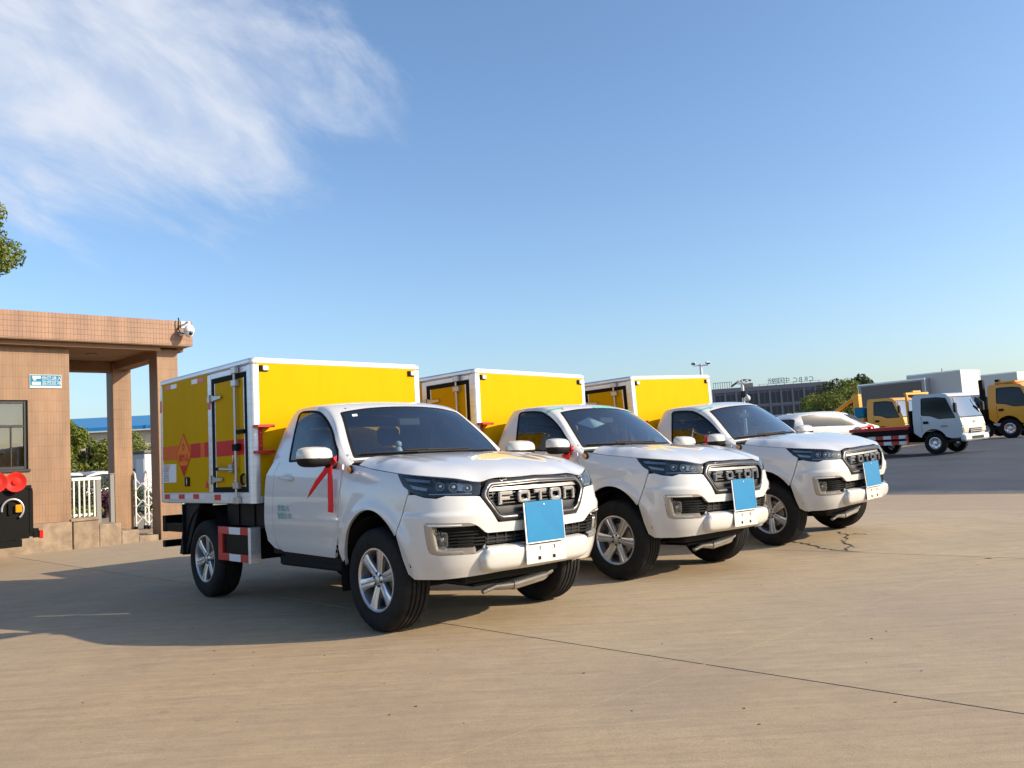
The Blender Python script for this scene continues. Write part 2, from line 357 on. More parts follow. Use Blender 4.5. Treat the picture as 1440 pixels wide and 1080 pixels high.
# ---- plan curve of the cab body: s = 0 front centre, growing round the corner to the rear
_pc = [(.862, 0), (.855, .2), (.832, .42), (.785, .62), (.70, .775), (.56, .885), (.38, .932), (.15, .945), (-.2, .947), (-.6, .947), (-1.1, .946), (-1.72, .944)]
_pt = np.array(_pc, float); _ch = np.r_[0, np.cumsum(np.hypot(*np.diff(_pt, axis=0).T))]
_fx, _fy = cspline(_ch, _pt[:, 0]), cspline(_ch, _pt[:, 1])
_ts = np.linspace(0, _ch[-1], 3001); _px, _py = _fx(_ts), _fy(_ts)
_ss = np.r_[0, np.cumsum(np.hypot(np.diff(_px), np.diff(_py)))]
_tx, _ty = np.gradient(_px, _ss), np.gradient(_py, _ss)
def sx(x): return float(np.interp(-x, -_px, _ss))        # s of a point on the side at x
def sy(y): return float(np.interp(y, _py[:1600], _ss[:1600]))  # s of a point on the front at y
_fend = cspline([.36, .42, .52, .62, .75, .9, 1.0, 1.08, 1.15, 1.2, 1.25, 1.32], [-.05, -.04, -.018, -.004, .001, 0, -.005, -.018, -.042, -.07, -.11, -.18])
_door = cspline([.40, .5, .6, .68, .74, .9, 1.05, 1.15, 1.25, 1.32], [-.06, -.028, -.012, -.008, .0, .003, -.003, -.014, -.032, -.05])
_fron = cspline([.36, .42, .5, .6, .7, .78, .85, .95, 1.02, 1.08, 1.13, 1.2], [-.10, -.07, -.035, -.02, -.01, .0, .008, .0, -.012, -.034, -.07, -.14])
def bump(s, z):
    a = np.abs(s); x = np.interp(a, _ss, _px); y = np.interp(a, _ss, _py)
    wf = sstep(.42, .74, x)                       # 1 on the front
    wd = sstep(-.22, -.48, x)                     # 1 on the door
    d = wf * _fron(z) + (1 - wf) * (wd * _door(z) + (1 - wd) * _fend(z))
    r = np.hypot(x, (z - .385) * .94)
    d = d + .022 * np.exp(-((r - .49) / .055) ** 2) * (1 - wf) * sstep(.30, .45, z) * sstep(1.08, .95, z)
    d = d + .016 * sstep(.895, .855, z) * sstep(.50, .70, z) * sstep(.42, .62, y) * sstep(.30, .55, x)
    return d
def B(P):
    P = np.atleast_2d(np.asarray(P, float)); s, z = P[:, 0], P[:, 1]; a = np.abs(s); sg = np.where(s < 0, -1., 1.)
    x = np.interp(a, _ss, _px); y = np.interp(a, _ss, _py); tx = np.interp(a, _ss, _tx); ty = np.interp(a, _ss, _ty)
    n = np.hypot(tx, ty); d = bump(s, z)
    return np.c_[x + d * ty / n, sg * (y - d * tx / n), z]
# ================================================================== the cargo pickup (local frame: x forward from the front axle, y to its left, z up)
def Boff(P, off):
    P = np.atleast_2d(np.asarray(P, float)); s = P[:, 0]; a = np.abs(s); sg = np.where(s < 0, -1., 1.); tx = np.interp(a, _ss, _tx); ty = np.interp(a, _ss, _ty); n = np.hypot(tx, ty)
    X = B(P); o = off(P) if callable(off) else off; X[:, 0] += o*ty/n; X[:, 1] += -sg*o*tx/n; return X
def mir(poly): return list(poly) + [(-a, b) for a, b in reversed(poly)]
_zh = cspline([0, .30, .45, .52, .66, .835, 1.05, 1.247, 1.39, 1.576, 1.803, 1.9], [1.112, 1.108, 1.101, 1.085, 1.106, 1.130, 1.152, 1.171, 1.187, 1.207, 1.240, 1.256])
# ---- upper cab: hoops from the cowl back over the roof to the rear wall (y >= 0 half, centre line last)
_H = np.array([
 [(-.36,.855,1.190),(-.375,.852,1.215),(-.40,.845,1.242),(-.425,.828,1.268),(-.450,.782,1.285),(-.375,.42,1.290),(-.340,0,1.292)],
 [(-.56,.908,1.205),(-.565,.898,1.260),(-.585,.865,1.355),(-.612,.815,1.425),(-.605,.742,1.448),(-.535,.41,1.462),(-.500,0,1.466)],
 [(-.80,.908,1.205),(-.800,.880,1.310),(-.795,.815,1.490),(-.790,.752,1.580),(-.762,.685,1.598),(-.690,.38,1.616),(-.655,0,1.622)],
 [(-1.02,.908,1.205),(-1.005,.872,1.350),(-.975,.785,1.600),(-.950,.715,1.695),(-.915,.640,1.720),(-.838,.34,1.748),(-.800,0,1.756)],
 [(-1.15,.908,1.205),(-1.14,.870,1.365),(-1.12,.774,1.650),(-1.10,.705,1.752),(-1.08,.620,1.784),(-1.05,.32,1.808),(-1.04,0,1.814)],
 [(-1.35,.906,1.205),(-1.34,.868,1.365),(-1.32,.774,1.655),(-1.31,.706,1.765),(-1.30,.620,1.798),(-1.29,.32,1.820),(-1.29,0,1.826)],
 [(-1.58,.902,1.205),(-1.56,.864,1.365),(-1.50,.772,1.645),(-1.48,.706,1.760),(-1.48,.622,1.794),(-1.52,.32,1.818),(-1.53,0,1.824)],
 [(-1.71,.885,1.205),(-1.68,.848,1.365),(-1.61,.758,1.625),(-1.585,.694,1.738),(-1.59,.612,1.772),(-1.64,.32,1.796),(-1.65,0,1.802)],
 [(-1.745,.82,1.205),(-1.72,.79,1.365),(-1.66,.715,1.600),(-1.650,.645,1.675),(-1.66,.570,1.700),(-1.70,.30,1.715),(-1.71,0,1.720)]], float)
def _bs(t):  # uniform cubic B-spline weights
    return np.stack([(1-t)**3, 3*t**3 - 6*t**2 + 4, -3*t**3 + 3*t**2 + 3*t + 1, t**3], -1)/6
_half = np.concatenate([_H, (_H*[1, -1, 1])[:, -2::-1]], 1)           # w runs 0..12 across, 6 = centre
_solve_cache = {}
def _ctrl(A):  # interpolating control net (end conditions: straight continuation)
    def one(Q):
        n = len(Q); M = np.zeros((n+2, n+2)); b = np.zeros((n+2,) + Q.shape[1:])
        for i in range(n): M[i, i:i+3] = np.array([1, 4, 1])/6; b[i] = Q[i]
        M[n, :3] = (1, -2, 1); M[n+1, -3:] = (1, -2, 1); return np.linalg.solve(M, b.reshape(n+2, -1)).reshape(b.shape)
    return np.swapaxes(one(np.swapaxes(one(A), 0, 1)), 0, 1)
_CN = _ctrl(_half)
def Gs(P):
    """upper cab surface; u hoop index 0..8, w from -6 (left belt) to 6 (right belt)"""
    P = np.atleast_2d(np.asarray(P, float)); u = np.clip(P[:, 0], 0, 7.9999); w = np.clip(6 + P[:, 1], 0, 11.9999); i = u.astype(int); j = w.astype(int)
    a = _bs(u - i); b = _bs(w - j); X = np.zeros((len(P), 3))
    for p in range(4):
        for q in range(4): X += (a[:, p]*b[:, q])[:, None]*_CN[i+p, j+q]
    return X
def G_inv(pts):
    """(x, z) on the right-hand side -> (u, w)"""
    uu, ww = np.meshgrid(np.linspace(0, 8, 90), np.linspace(2.2, 6, 60)); S = np.c_[uu.ravel(), ww.ravel()]; X = Gs(S); out = []
    for x, z in pts:
        q = S[np.argmin((X[:, 0]-x)**2 + (X[:, 2]-z)**2)].copy()
        for _ in range(12):
            f = Gs(q)[0][[0, 2]] - (x, z); J = np.c_[(Gs(q+[1e-4, 0])[0][[0, 2]] - f - (x, z))/1e-4, (Gs(q+[0, 1e-4])[0][[0, 2]] - f - (x, z))/1e-4]
            q = q - np.clip(np.linalg.lstsq(J, f, rcond=None)[0], -.3, .3)
        out.append(tuple(q))
    return out
def make_wheel(name, parent, loc, flip):
    w = empty(name, loc, math.pi if flip else 0); w.parent = parent
    tr = [(-.098,.222),(-.112,.236),(-.126,.262),(-.1325,.298),(-.130,.325),(-.124,.348),(-.116,.364),(-.104,.375),(-.086,.381)]
    for g in (-.060, -.021, .021, .060): tr += [(g-.008, .3845), (g-.006, .374), (g+.006, .374), (g+.008, .3845)]
    tr += [(.086,.381),(.104,.375),(.116,.364),(.130,.325),(.1325,.298),(.112,.236),(.098,.222)]
    MB().lathe(tr, 64).build('tyre', 'tyre', w, 40)
    rim = empty('rim', (0, 0, 0)); rim.parent = w
    m = MB().lathe([(-.112,.238),(-.119,.236),(-.119,.226),(-.108,.216),(-.06,.207),(.10,.200),(.108,.225)], 48); m.build('rim_barrel', 'rim', rim, 30)
    MB().lathe([(-.04,.206),(-.035,.0)], 32).build('rim_back', 'rim_dark', rim)
    m = MB().lathe([(-.042,.0),(-.046,.15),(-.04,.155)], 32); m.build('brake_disc', 'under_metal', rim)
    for k in range(6):
        m = MB(); a = 2*math.pi*k/6 + .26; ca, sa = math.cos(a), math.sin(a); vs = []
        sec = [(.048, .030, -.094), (.09, .034, -.100), (.16, .038, -.109), (.220, .050, -.114)]
        for r, hw, y in sec:
            for (t, dy) in ((-1, .030), (-1, .006), (-.62, 0), (-.16, .001), (0, .006), (.16, .001), (.62, 0), (1, .006), (1, .030)):
                vs.append((r*ca - t*hw*sa, y + dy, r*sa + t*hw*ca))
        fs = [];
        for i in range(3):
            for j in range(8): fs.append((i*9+j, i*9+j+1, (i+1)*9+j+1, (i+1)*9+j))
        m.add(vs, fs); m.build('spoke', 'rim', rim, 25)
    MB().lathe([(-.060,.062),(-.092,.060),(-.098,.050),(-.099,.031)], 24).build('hub', 'rim', rim, 30)
    MB().lathe([(-.096,.030),(-.106,.029),(-.109,.020),(-.110,0)], 20).build('centre_cap', 'satin_silver', rim, 30)
    for k in range(6):
        a = 2*math.pi*k/6 + .26 + math.pi/6
        MB().lathe([(-.100,.0),(-.100,.011),(-.09,.012)], 8, c=(0, 0, 0)).build('lug_hole', 'rim_dark', rim).location = (.047*math.cos(a), -.0015, .047*math.sin(a))
    return w
SIDE_WIN = [(-1.362,1.300),(-1.385,1.50),(-1.425,1.735),(-1.38,1.752),(-1.08,1.730),(-.95,1.670),(-.75,1.525),(-.572,1.368),(-.520,1.279),(-.93,1.288)]
def make_truck():
    T = empty('cargo_truck'); WP = 'white_paint'
    for (x, y, fl, nm) in ((0, -.80, 0, 'wheel'), (0, .80, 1, 'wheel'), (-3.103, -.798, 0, 'wheel'), (-3.103, .798, 1, 'wheel')): make_wheel(nm, T, (x, y, .3855), fl)
    # ---------------- bonnet
    sv = np.linspace(-1.83, 1.83, 75); edge = B(np.c_[sv, _zh(np.abs(sv))])
    rear = [(-.285, y) for y in np.linspace(edge[-1, 1], edge[0, 1], 15)][1:-1]; rear = [(-.285 + .035*(1-(y/.85)**2), y) for _, y in rear]
    ctl = [(x, y, z) for x, y, z in edge]
    for y, dz in ((0, 0), (.28, -.002), (-.28, -.002), (.56, -.002), (-.56, -.002)):
        for x, z in ((-.25, 1.318), (0, 1.300), (.2, 1.277), (.4, 1.243), (.58, 1.200), (.70, 1.160)):
            if abs(y) > .5 and x > .6: continue
            ctl.append((x, y, z + dz - (.014 if abs(y) > .5 else 0)*(1 + x)))
    for s in (-1, 1):
        for x, z in ((-.28, 1.283), (0, 1.260), (.2, 1.236), (.38, 1.205)): ctl.append((x, s*.80, z))
    ctl = np.array(ctl); ff = tps(ctl[:, :2], ctl[:, 2], 1.5e-4); print('bonnet edge fit', float(np.abs(ff(edge[:, :2]) - edge[:, 2]).max()))
    outl = [tuple(p[:2]) for p in edge] + rear
    def hood(P):
        P = np.asarray(P, float); z = ff(P); z = z + .006*np.exp(-((np.abs(P[:, 1]) - .50 - .05*P[:, 0])/.07)**2)*sstep(.75, .45, P[:, 0]); return np.c_[P, z]
    panel('bonnet', inset(outl, .002), hood, WP, T, res=.03, thick=.006, ref=(.2, 0, .5))
    # ---------------- fenders, doors, rear corners
    for s in (-1, 1):
        M_ = lambda P, s=s: [(s*a, b) for a, b in P]
        hl = [(a, float(_zh(a)) - .005) for a in np.linspace(1.85, 1.252, 20)]
        arch = [(1.551 - .405*math.cos(t)*1.0, .41 + .500*math.sin(t)) for t in np.linspace(.68, math.pi - .12, 26)]
        arch = [(a + .02*max(0, (a-1.551)), z) for a, z in arch]
        fo = [(1.985, .50), (2.012, .70), (2.002, .89), (1.975, 1.06), (1.968, 1.19), (1.955, 1.235), (1.90, 1.25)] + hl + [(1.156, 1.078), (1.100, 1.046), (1.103, 1.024), (1.213, .737)] + [p for p in arch if p[0] > 1.22]
        fo += [(1.96, .52)]
        panel('fender', M_(fo), B, WP, T, res=.03, thick=.03)
        dr = [(2.103, .520), (2.018, .70), (2.008, .89), (1.981, 1.06), (1.974, 1.19), (1.985, 1.262), (2.2, 1.266), (2.62, 1.284), (3.04, 1.300), (3.10, 1.22), (3.100, .72), (3.075, .61), (3.03, .555), (2.96, .535)]
        door = panel('door', M_(rounded(dr, .012, 2)), B, WP, T, res=.035, thick=.02)
        rc = [(3.105, 1.22), (3.05, 1.302), (3.17, 1.30), (3.26, 1.20), (3.265, .72), (3.235, .62), (3.12, .56), (3.04, .548), (3.082, .606), (3.105, .72)]
        panel('cab_corner', M_(rc), B, WP, T, res=.04, thick=.05)
        # rocker under the door
        panel('sill_panel', M_([(2.075, .44), (2.108, .512), (2.96, .528), (3.02, .545), (3.10, .555), (3.02, .47)]), lambda P: Boff(P, -.05), 'black_plastic', T, res=.05, thick=.06)
        # door handle with its recess
        h = empty('door_handle', (0, 0, 0)); h.parent = door
        hp = [(-1.405, 1.178), (-1.19, 1.160)]
        m = MB(); c = B([(s*sx(-1.30), 1.168)])[0]
        m.tube([(-1.41, c[1] + s*.004, 1.176), (-1.385, c[1] + s*.032, 1.175), (-1.30, c[1] + s*.038, 1.168), (-1.215, c[1] + s*.032, 1.160), (-1.19, c[1] + s*.004, 1.158)], [.010, .014, .016, .014, .010], 10); m.build('grip', WP, h, 60)
        panel('handle_cup', M_(rounded([(sx(-1.37), 1.205), (sx(-1.23), 1.195), (sx(-1.23), 1.125), (sx(-1.37), 1.135)], .035, 5)), lambda P: Boff(P, .0015), 'satin_silver', h, res=.02, thick=0)
        # wheel-arch liner and black lip
        m = MB(); m.lathe([(s*.50, .474), (s*.925, .474)], 28, axis=1, c=(0, 0, .385), a0=-math.pi/2 - .25, a1=1.32)
        for i in range(0): pass
        m.M = None; lin = m.build('arch_liner', 'under_dark', T)
        # turn repeater
        c = B([(s*sx(-.33), 1.212)])[0]; r = empty('side_repeater', tuple(c + [0, s*.002, 0])); r.parent = T; r.rotation_euler = (0, 0, 0)
        MB().lathe([(0, .036), (s*.008, .036), (s*.012, .031), (s*.012, 0)], 20).build('lamp_base', 'black_plastic', r, 40)
        MB().lathe([(s*.010, .026), (s*.022, .023), (s*.028, .012), (s*.030, 0)], 18).build('amber_lens', 'amber', r, 60).location = (-.008, 0, .002)
        # mirror
        mr = empty('door_mirror', (-.50, s*1.10, 1.325)); mr.parent = T
        def shell(zlo, zhi, grow=0):
            m = MB(); vs = []; fs = []; rows = 7; n = 16
            for i in range(rows):
                t = i/(rows-1); xx = -.055 + .125*t; k = math.sqrt(max(0, 1 - (max(0, t-.25)/.80)**2))
                for j in range(n):
                    a = 2*math.pi*j/n; ca, sa = math.cos(a), math.sin(a); p = 3.2
                    ey = (abs(ca)**(2/p))*(1 if ca >= 0 else -1); ez = (abs(sa)**(2/p))*(1 if sa >= 0 else -1)
                    zz = ez*(.080 + grow)*(.30 + .70*k); zz = min(max(zz, zlo), zhi); vs.append((xx + .012*ey*s, s*0 + ey*(.150 + grow)*(.35 + .65*k), zz + ey*s*0))
            for i in range(rows-1):
                for j in range(n): fs.append((i*n+j, i*n+(j+1) % n, (i+1)*n+(j+1) % n, (i+1)*n+j))
            fs += [tuple(range(n))[::-1], tuple(range((rows-1)*n, rows*n))]; return m.add(vs, fs)
        shell(-.012, .2, .003).build('mirror_cover', WP, mr, 50); shell(-.2, -.010).build('mirror_base', 'black_plastic', mr, 50)
        MB().cbox((-.058, 0, .004), (.004, .255, .125), .002).build('mirror_glass', 'chrome', mr)
        MB().tube([(-.0, -s*.10, -.055), (-.03, -s*.17, -.07), (-.09, -s*.215, -.065)], [.034, .030, .04], 10).build('mirror_arm', 'black_plastic', mr, 60)
    # ---------------- front end
    hex_ = [(-.545, .985), (-.405, .792), (.405, .792), (.545, .985), (.470, 1.088), (0, 1.099), (-.470, 1.088)]
    hexr = rounded(hex_, [.04, .05, .05, .04, .035, .02, .035], 4)
    seam = [(-1.150, .452), (-1.178, .556), (-1.208, .725), (-1.098, 1.012)]
    top = [(-1.040, 1.014), (-.961, .992), (-.871, .980), (-.800, .997), (-.575, .984)]
    low = [(-1.085, .417), (-.872, .410), (-.633, .418), (-.389, .429), (-.15, .436)]
    fas = seam + top + [(-.548, .980), (-.408, .786)] ; fas = fas + [(-a, b) for a, b in reversed(fas)] + [(-a, b) for a, b in low] + list(reversed(low))
    hole = [(-.962, .815), (-.800, .808), (-.635, .801), (-.576, .774), (-.508, .719), (0, .712), (.508, .719), (.576, .774), (.635, .801), (.800, .808), (.962, .815), (.952, .695), (.938, .600), (.870, .583), (.592, .578), (.527, .602), (0, .602), (-.527, .602), (-.592, .578), (-.870, .583), (-.938, .600), (-.952, .695)]
    hole = rounded(hole, .02, 3)
    panel('front_bumper', fas, B, WP, T, res=.025, holes=[hole], thick=.03)
    # chunky lower bumper bar
    bar = rounded([(-.575, .545), (-.520, .624), (.520, .624), (.575, .545), (.560, .455), (.49, .425), (-.49, .425), (-.560, .455)], .03, 4)
    def baroff(P): d = bdist(P, bar); return -.035 + .090*np.sqrt(np.clip(1 - (1 - np.clip(d/.05, 0, 1))**2, 0, 1)) + .030*sstep(.47, .55, P[:, 1])*sstep(.66, .6, P[:, 1])*0
    panel('bumper_bar', bar, lambda P: Boff(P, baroff), WP, T, res=.014, thick=.02, exact=False, ref=(0, 0, .525))
    pl = empty('tow_plate', (0, 0, 0)); pl.parent = T
    m = MB().ring([(-.205, .468), (.205, .468), (.205, .622), (-.205, .622)], [(-.204, .469), (.204, .469), (.204, .621), (-.204, .621)], 0, .898, .899)
    hs = [(-.075, .572), (.075, .572), (-.075, .500), (.075, .500)]
    panel_me = panel_mesh('mounting_plate', [(-.205, .466), (.205, .466), (.205, .622), (-.205, .622)], lambda P: np.c_[np.full(len(P), .900), P], res=.03, holes=[[(a-.016, b-.013), (a+.016, b-.013), (a+.016, b+.013), (a-.016, b+.013)] for a, b in hs], thick=.005, ref=(0, 0, .5))
    add_obj('plate_sheet', panel_me, pl, [WP])
    bx('plate_backing', 'black_plastic', pl, (.878, -.19, .475), (.890, .19, .612), .002); bx('plate_lip', WP, pl, (.84, -.205, .6235), (.9005, .205, .6275), .001)
    bo = empty('number_board', (.905, -.012, .762), 0); bo.parent = T; bo.rotation_euler = (0, R_(-3), 0)
    bx('board_edge', 'white_tape', bo, (-.004, -.203, -.150), (.003, .203, .150), .001); bx('board_film', 'blue_film', bo, (.0045, -.190, -.140), (.0075, .194, .154), .001)
    bx('board_stay', 'black_plastic', bo, (-.05, -.16, -.158), (-.005, .16, -.13), .001)
    MB().lathe([(0, 0), (0, .007), (.003, .006), (.004, 0)], 10, axis=0, c=(.0076, 0, .128)).build('rivet', 'white_tape', bo)
    # grille
    gr = empty('grille', (0, 0, 0)); gr.parent = T
    inner = rounded(inset(hex_, .042), [.03, .04, .04, .03, .025, .02, .025], 4)
    panel('grille_frame', hexr, lambda P: Boff(P, lambda P: .010*np.minimum(1, np.minimum(bdist(P, hexr), bdist(P, inner))/.012) - .002), 'graphite', gr, res=.012, holes=[inner], thick=.045, exact=False)
    panel('frame_edge', inset(inner, -.004), lambda P: Boff(P, .0095), 'graphite', gr, res=.02, holes=[inset(inner, .001)], thick=.02)
    panel('grille_back', inset(inner, -.01), lambda P: Boff(P, -.062), 'black_plastic', gr, res=.05, thick=0)
    def gbar(nm, m_, y0, y1, z0, z1, off, th=.02, sl=0): return panel(nm, [(y0 + sl, z0), (y1 - sl, z0), (y1, z1), (y0, z1)], lambda P: Boff(P, off), m_, gr, res=.05, thick=th)
    gbar('grille_band', 'band_silver', -.455, .455, 1.010, 1.034, -.016)
    gbar('grille_band', 'graphite', -.42, .42, .846, .898, -.020, sl=.045)
    for z in (1.060, 1.044): gbar('grille_slat', 'grille_black', -.43, .43, z - .004, z + .004, -.02)
    for z in (.992, .968, .944, .920): gbar('grille_slat', 'grille_black', -.485, .485, z - .004, z + .004, -.030)
    for z in (.832, .812): gbar('grille_slat', 'grille_black', -.36, .36, z - .004, z + .004, -.028)
    for y in np.arange(-.40, .41, .10): gbar('grille_slat', 'grille_black', y - .004, y + .004, 1.036, 1.052, -.026)
    for y in (-.46, -.42, .42, .46): gbar('grille_slat', 'grille_black', y - .004, y + .004, .90, 1.01, -.031)
    for y in np.arange(-.28, .29, .08): gbar('grille_slat', 'grille_black', y - .004, y + .004, .800, .845, -.029)
    # letters
    LW, LH, z0 = .128, .092, .912
    def arcrect(w, h, r, n=3): return rounded([(-w/2, 0), (w/2, 0), (w/2, h), (-w/2, h)], r, n)
    lets = {'F': [[(0, 0), (.034, 0), (.034, .030), (.110, .030), (.110, .054), (.034, .054), (.034, .066), (.138, .066), (.138, .092), (.016, .092), (0, .076)]],
            'T': [[(.047, 0), (.079, 0), (.079, .066), (.128, .066), (.128, .092), (0, .092), (0, .066), (.047, .066)]],
            'N': [[(0, 0), (.030, 0), (.030, .066), (.094, .066), (.094, 0), (.124, 0), (.124, .078), (.110, .092), (0, .092)]], 'O': None}
    y = -.395
    for ch, wd in (('F', .142), ('O', .134), ('T', .130), ('O', .134), ('N', .126)):
        m = MB(); xf = float(B([(y + wd/2, .96)])[0][0]) - .012
        if lets[ch]: m.prism([(y + a, z0 + b) for a, b in lets[ch][0]], 0, xf - .03, xf + .012)
        else:
            o = [(y + wd/2 + a, z0 + b) for a, b in rounded([(-.062, 0), (.062, 0), (.062, .092), (-.062, .092)], .034, 4)]; i_ = [(y + wd/2 + a, z0 + b) for a, b in rounded([(-.030, .027), (.030, .027), (.030, .065), (-.030, .065)], .015, 4)]
            m.ring(o, i_, 0, xf - .03, xf + .012)
        me = m.mesh('letter', 30); bm = bmesh.new(); bm.from_mesh(me)
        ed = [e for e in bm.edges if all(v.co.x > xf + .011 for v in e.verts) and len(e.link_faces) == 2 and e.calc_face_angle(0) > .8]
        bmesh.ops.bevel(bm, geom=ed, offset=.007, segments=2, affect='EDGES'); bm.to_mesh(me); bm.free(); me.shade_smooth(); me.set_sharp_from_angle(angle=R_(30))
        add_obj('letter', me, gr, ['letter_chrome']); y += wd + .032
    # lower grille, fog lamps
    lg = empty('lower_grille', (0, 0, 0)); lg.parent = T
    panel('grille_back', inset(hole, -.012), lambda P: Boff(P, -.075), 'black_plastic', lg, res=.06, thick=0)
    for z in (.640, .664, .688): panel('grille_slat', [(-.72, z - .005), (.72, z - .005), (.72, z + .005), (-.72, z + .005)], lambda P: Boff(P, -.035), 'graphite' if 0 else 'black_plastic', lg, res=.05, thick=.03)
    for z in (.652, .676): panel('grille_slat', [(-.50, z - .005), (.50, z - .005), (.50, z + .005), (-.50, z + .005)], lambda P: Boff(P, -.028), 'graphite', lg, res=.05, thick=.02)
    for y in np.arange(-.48, .49, .08): panel('grille_slat', [(y - .004, .640), (y + .004, .640), (y + .004, .712), (y - .004, .712)], lambda P: Boff(P, -.026), 'graphite', lg, res=.05, thick=.02)
    for s in (-1, 1):
        M_ = lambda P, s=s: [(s*a, b) for a, b in P]
        fb = empty('fog_lamp_bezel', (0, 0, 0)); fb.parent = T
        fo = rounded([(.960, .812), (.800, .805), (.637, .798), (.595, .782), (.630, .779), (.800, .780), (.905, .785), (.892, .690), (.880, .622), (.850, .612), (.600, .605), (.590, .580), (.870, .586), (.936, .602), (.950, .695)], .012, 3)
        panel('bezel', M_(fo), lambda P: Boff(P, lambda P: .004*np.minimum(1, bdist(P, M_(fo))/.008)), 'champagne', fb, res=.014, thick=.05, exact=False)
        for z in (.738, .716, .694, .672, .650, .628): panel('bezel_slat', M_([(.56 if z > .7 else .60, z - .004), (.80, z - .004), (.80, z + .004), (.56 if z > .7 else .60, z + .004)]), lambda P: Boff(P, -.030), 'black_plastic', fb, res=.05, thick=.02)
        panel('running_light', M_(rounded([(.93, .800), (.70, .793), (.70, .786), (.93, .791)], .003)), lambda P: Boff(P, .0045), 'led', fb, res=.03, thick=.004)
        fl = empty('fog_lamp', (0, 0, 0)); fl.parent = fb
        fq = rounded([(.890, .745), (.800, .742), (.797, .642), (.880, .636)], .012, 3)
        panel('lamp_shell', M_(fq), lambda P: Boff(P, lambda P: -.018 - .03*np.minimum(1, bdist(P, M_(fq))/.02)), 'champagne', fl, res=.012, thick=.03, exact=False)
        panel('lamp_cover', M_(inset(fq, .010)), lambda P: Boff(P, -.020), 'lamp_glass', fl, res=.03, thick=.0)
        c = Boff([(s*.842, .692)], -.045)[0]; MB().ball(c, (.02, .024, .028), 14, 8).build('lamp_bulb', 'chrome', fl, 80)
        # headlamp
        hd = empty('headlamp', (0, 0, 0)); hd.parent = T
        ho = [(1.250, 1.168), (1.05, 1.148), (.835, 1.126), (.66, 1.102), (.515, 1.081), (.545, .990), (.575, .988), (.800, 1.001), (.871, .984), (.961, .996), (1.050, 1.020), (1.105, 1.044), (1.158, 1.082)]
        hr = rounded(ho, [.01, .05, .05, .05, .012, .02, .02, .03, .04, .05, .05, .05, .03], 3)
        panel('lamp_housing', M_(inset(hr, .001)), lambda P: Boff(P, lambda P: -.075*np.minimum(1, bdist(P, M_(hr))/.03)**.7 - .006), 'lamp_inner', hd, res=.02, thick=.0, exact=False)
        panel('lamp_cover', M_(inset(hr, .002)), lambda P: Boff(P, -.001), 'lamp_glass', hd, res=.03, thick=.01)
        for (a, z, r_) in ((.735, 1.052, .030), (.845, 1.062, .026), (.625, 1.040, .024)):
            c = Boff([(s*a, z)], -.040)[0]; n = c*[1, 1, 0] - np.array([.1, s*.3, 0]); an = math.atan2(n[1], n[0])
            p = empty('projector', tuple(c)); p.parent = hd; p.rotation_euler = (0, 0, an)
            MB().lathe([(-.02, r_*1.15), (.006, r_*1.15), (.006, r_*.98), (-.012, r_*.9)], 18, axis=0).build('projector_ring', 'satin_silver', p, 40); MB().ball((-.012, 0, 0), (.02, r_*.9, r_*.9), 16, 10).build('projector_lens', 'chrome', p, 80)
        panel('reflector_fin', M_([(1.18, 1.135), (.93, 1.110), (.93, 1.092), (1.15, 1.112)]), lambda P: Boff(P, -.022), 'satin_silver', hd, res=.03, thick=.012)
        panel('reflector_fin', M_([(1.12, 1.085), (.95, 1.055), (.95, 1.035), (1.08, 1.055)]), lambda P: Boff(P, -.026), 'satin_silver', hd, res=.03, thick=.012)
        panel('reflector_bowl', M_(rounded([(.70, 1.085), (.575, 1.068), (.585, 1.018), (.70, 1.026)], .015, 3)), lambda P: Boff(P, -.050), 'satin_silver', hd, res=.03, thick=.01)
        panel('amber_strip', M_([(.93, 1.016), (.60, 1.006), (.60, 1.000), (.93, 1.009)]), lambda P: Boff(P, -.02), 'satin_silver', hd, res=.03, thick=.006)
    # ---------------- upper cab shell, glass
    win = rounded(SIDE_WIN, .03, 3); wi = inset(win, .022) if True else win
    U = G_inv(win); Ui = G_inv(inset(win, .018)); Uo = G_inv(inset(win, -.004))
    neg = lambda P: [(a, -b) for a, b in P]
    ws = rounded([(.10, -2.02), (.10, 2.02), (2.84, 1.98), (2.95, 1.2), (2.97, 0), (2.95, -1.2), (2.84, -1.98)], .12, 4); wsi = rounded([(.26, -1.90), (.26, 1.90), (2.70, 1.86), (2.80, 1.1), (2.82, 0), (2.80, -1.1), (2.70, -1.86)], .15, 4)
    rw = rounded([(7.35, -2.7), (7.35, 2.7), (7.97, 2.7), (7.97, -2.7)], .1, 3)
    sh = panel('cab_shell', [(0, -6), (8, -6), (8, 6), (0, 6)], Gs, WP, T, res=.11, holes=[ws, resample(U, .02), resample(neg(U), .02)], thick=.025, ref=(-1, 0, 1.2))
    panel('windscreen_band', inset(ws, .01), lambda P: Gs(P), 'black_plastic', T, res=.10, holes=[wsi], thick=0, ref=(-1, 0, 1.2))
    panel('windscreen', wsi, Gs, 'clear_glass', T, res=.15, thick=0, ref=(-1, 0, 1.2))
    for q, qi in ((U, Ui), (neg(U), neg(Ui))):
        panel('window_gasket', q, lambda P: Gs(P)*[1, .9985, 1], 'black_rubber', T, res=.04, holes=[qi], thick=.03, ref=(-1, 0, 1.2))
        panel('door_window', qi, lambda P: Gs(P)*[1, .993, 1], 'side_glass', T, res=.15, thick=0, ref=(-1, 0, 1.2))
    for s in (-1, 1):
        p0 = np.array(G_inv([(-.58, 1.272), (-1.36, 1.294)])); a = Gs(p0*[1, s]); MB().tube([tuple(v) for v in (a[0] + [.03, s*.012, -.002], (a[0]+a[1])/2 + [0, s*.014, 0], a[1] + [-.03, s*.012, .0])], .010, 8).build('belt_moulding', 'black_plastic', T)
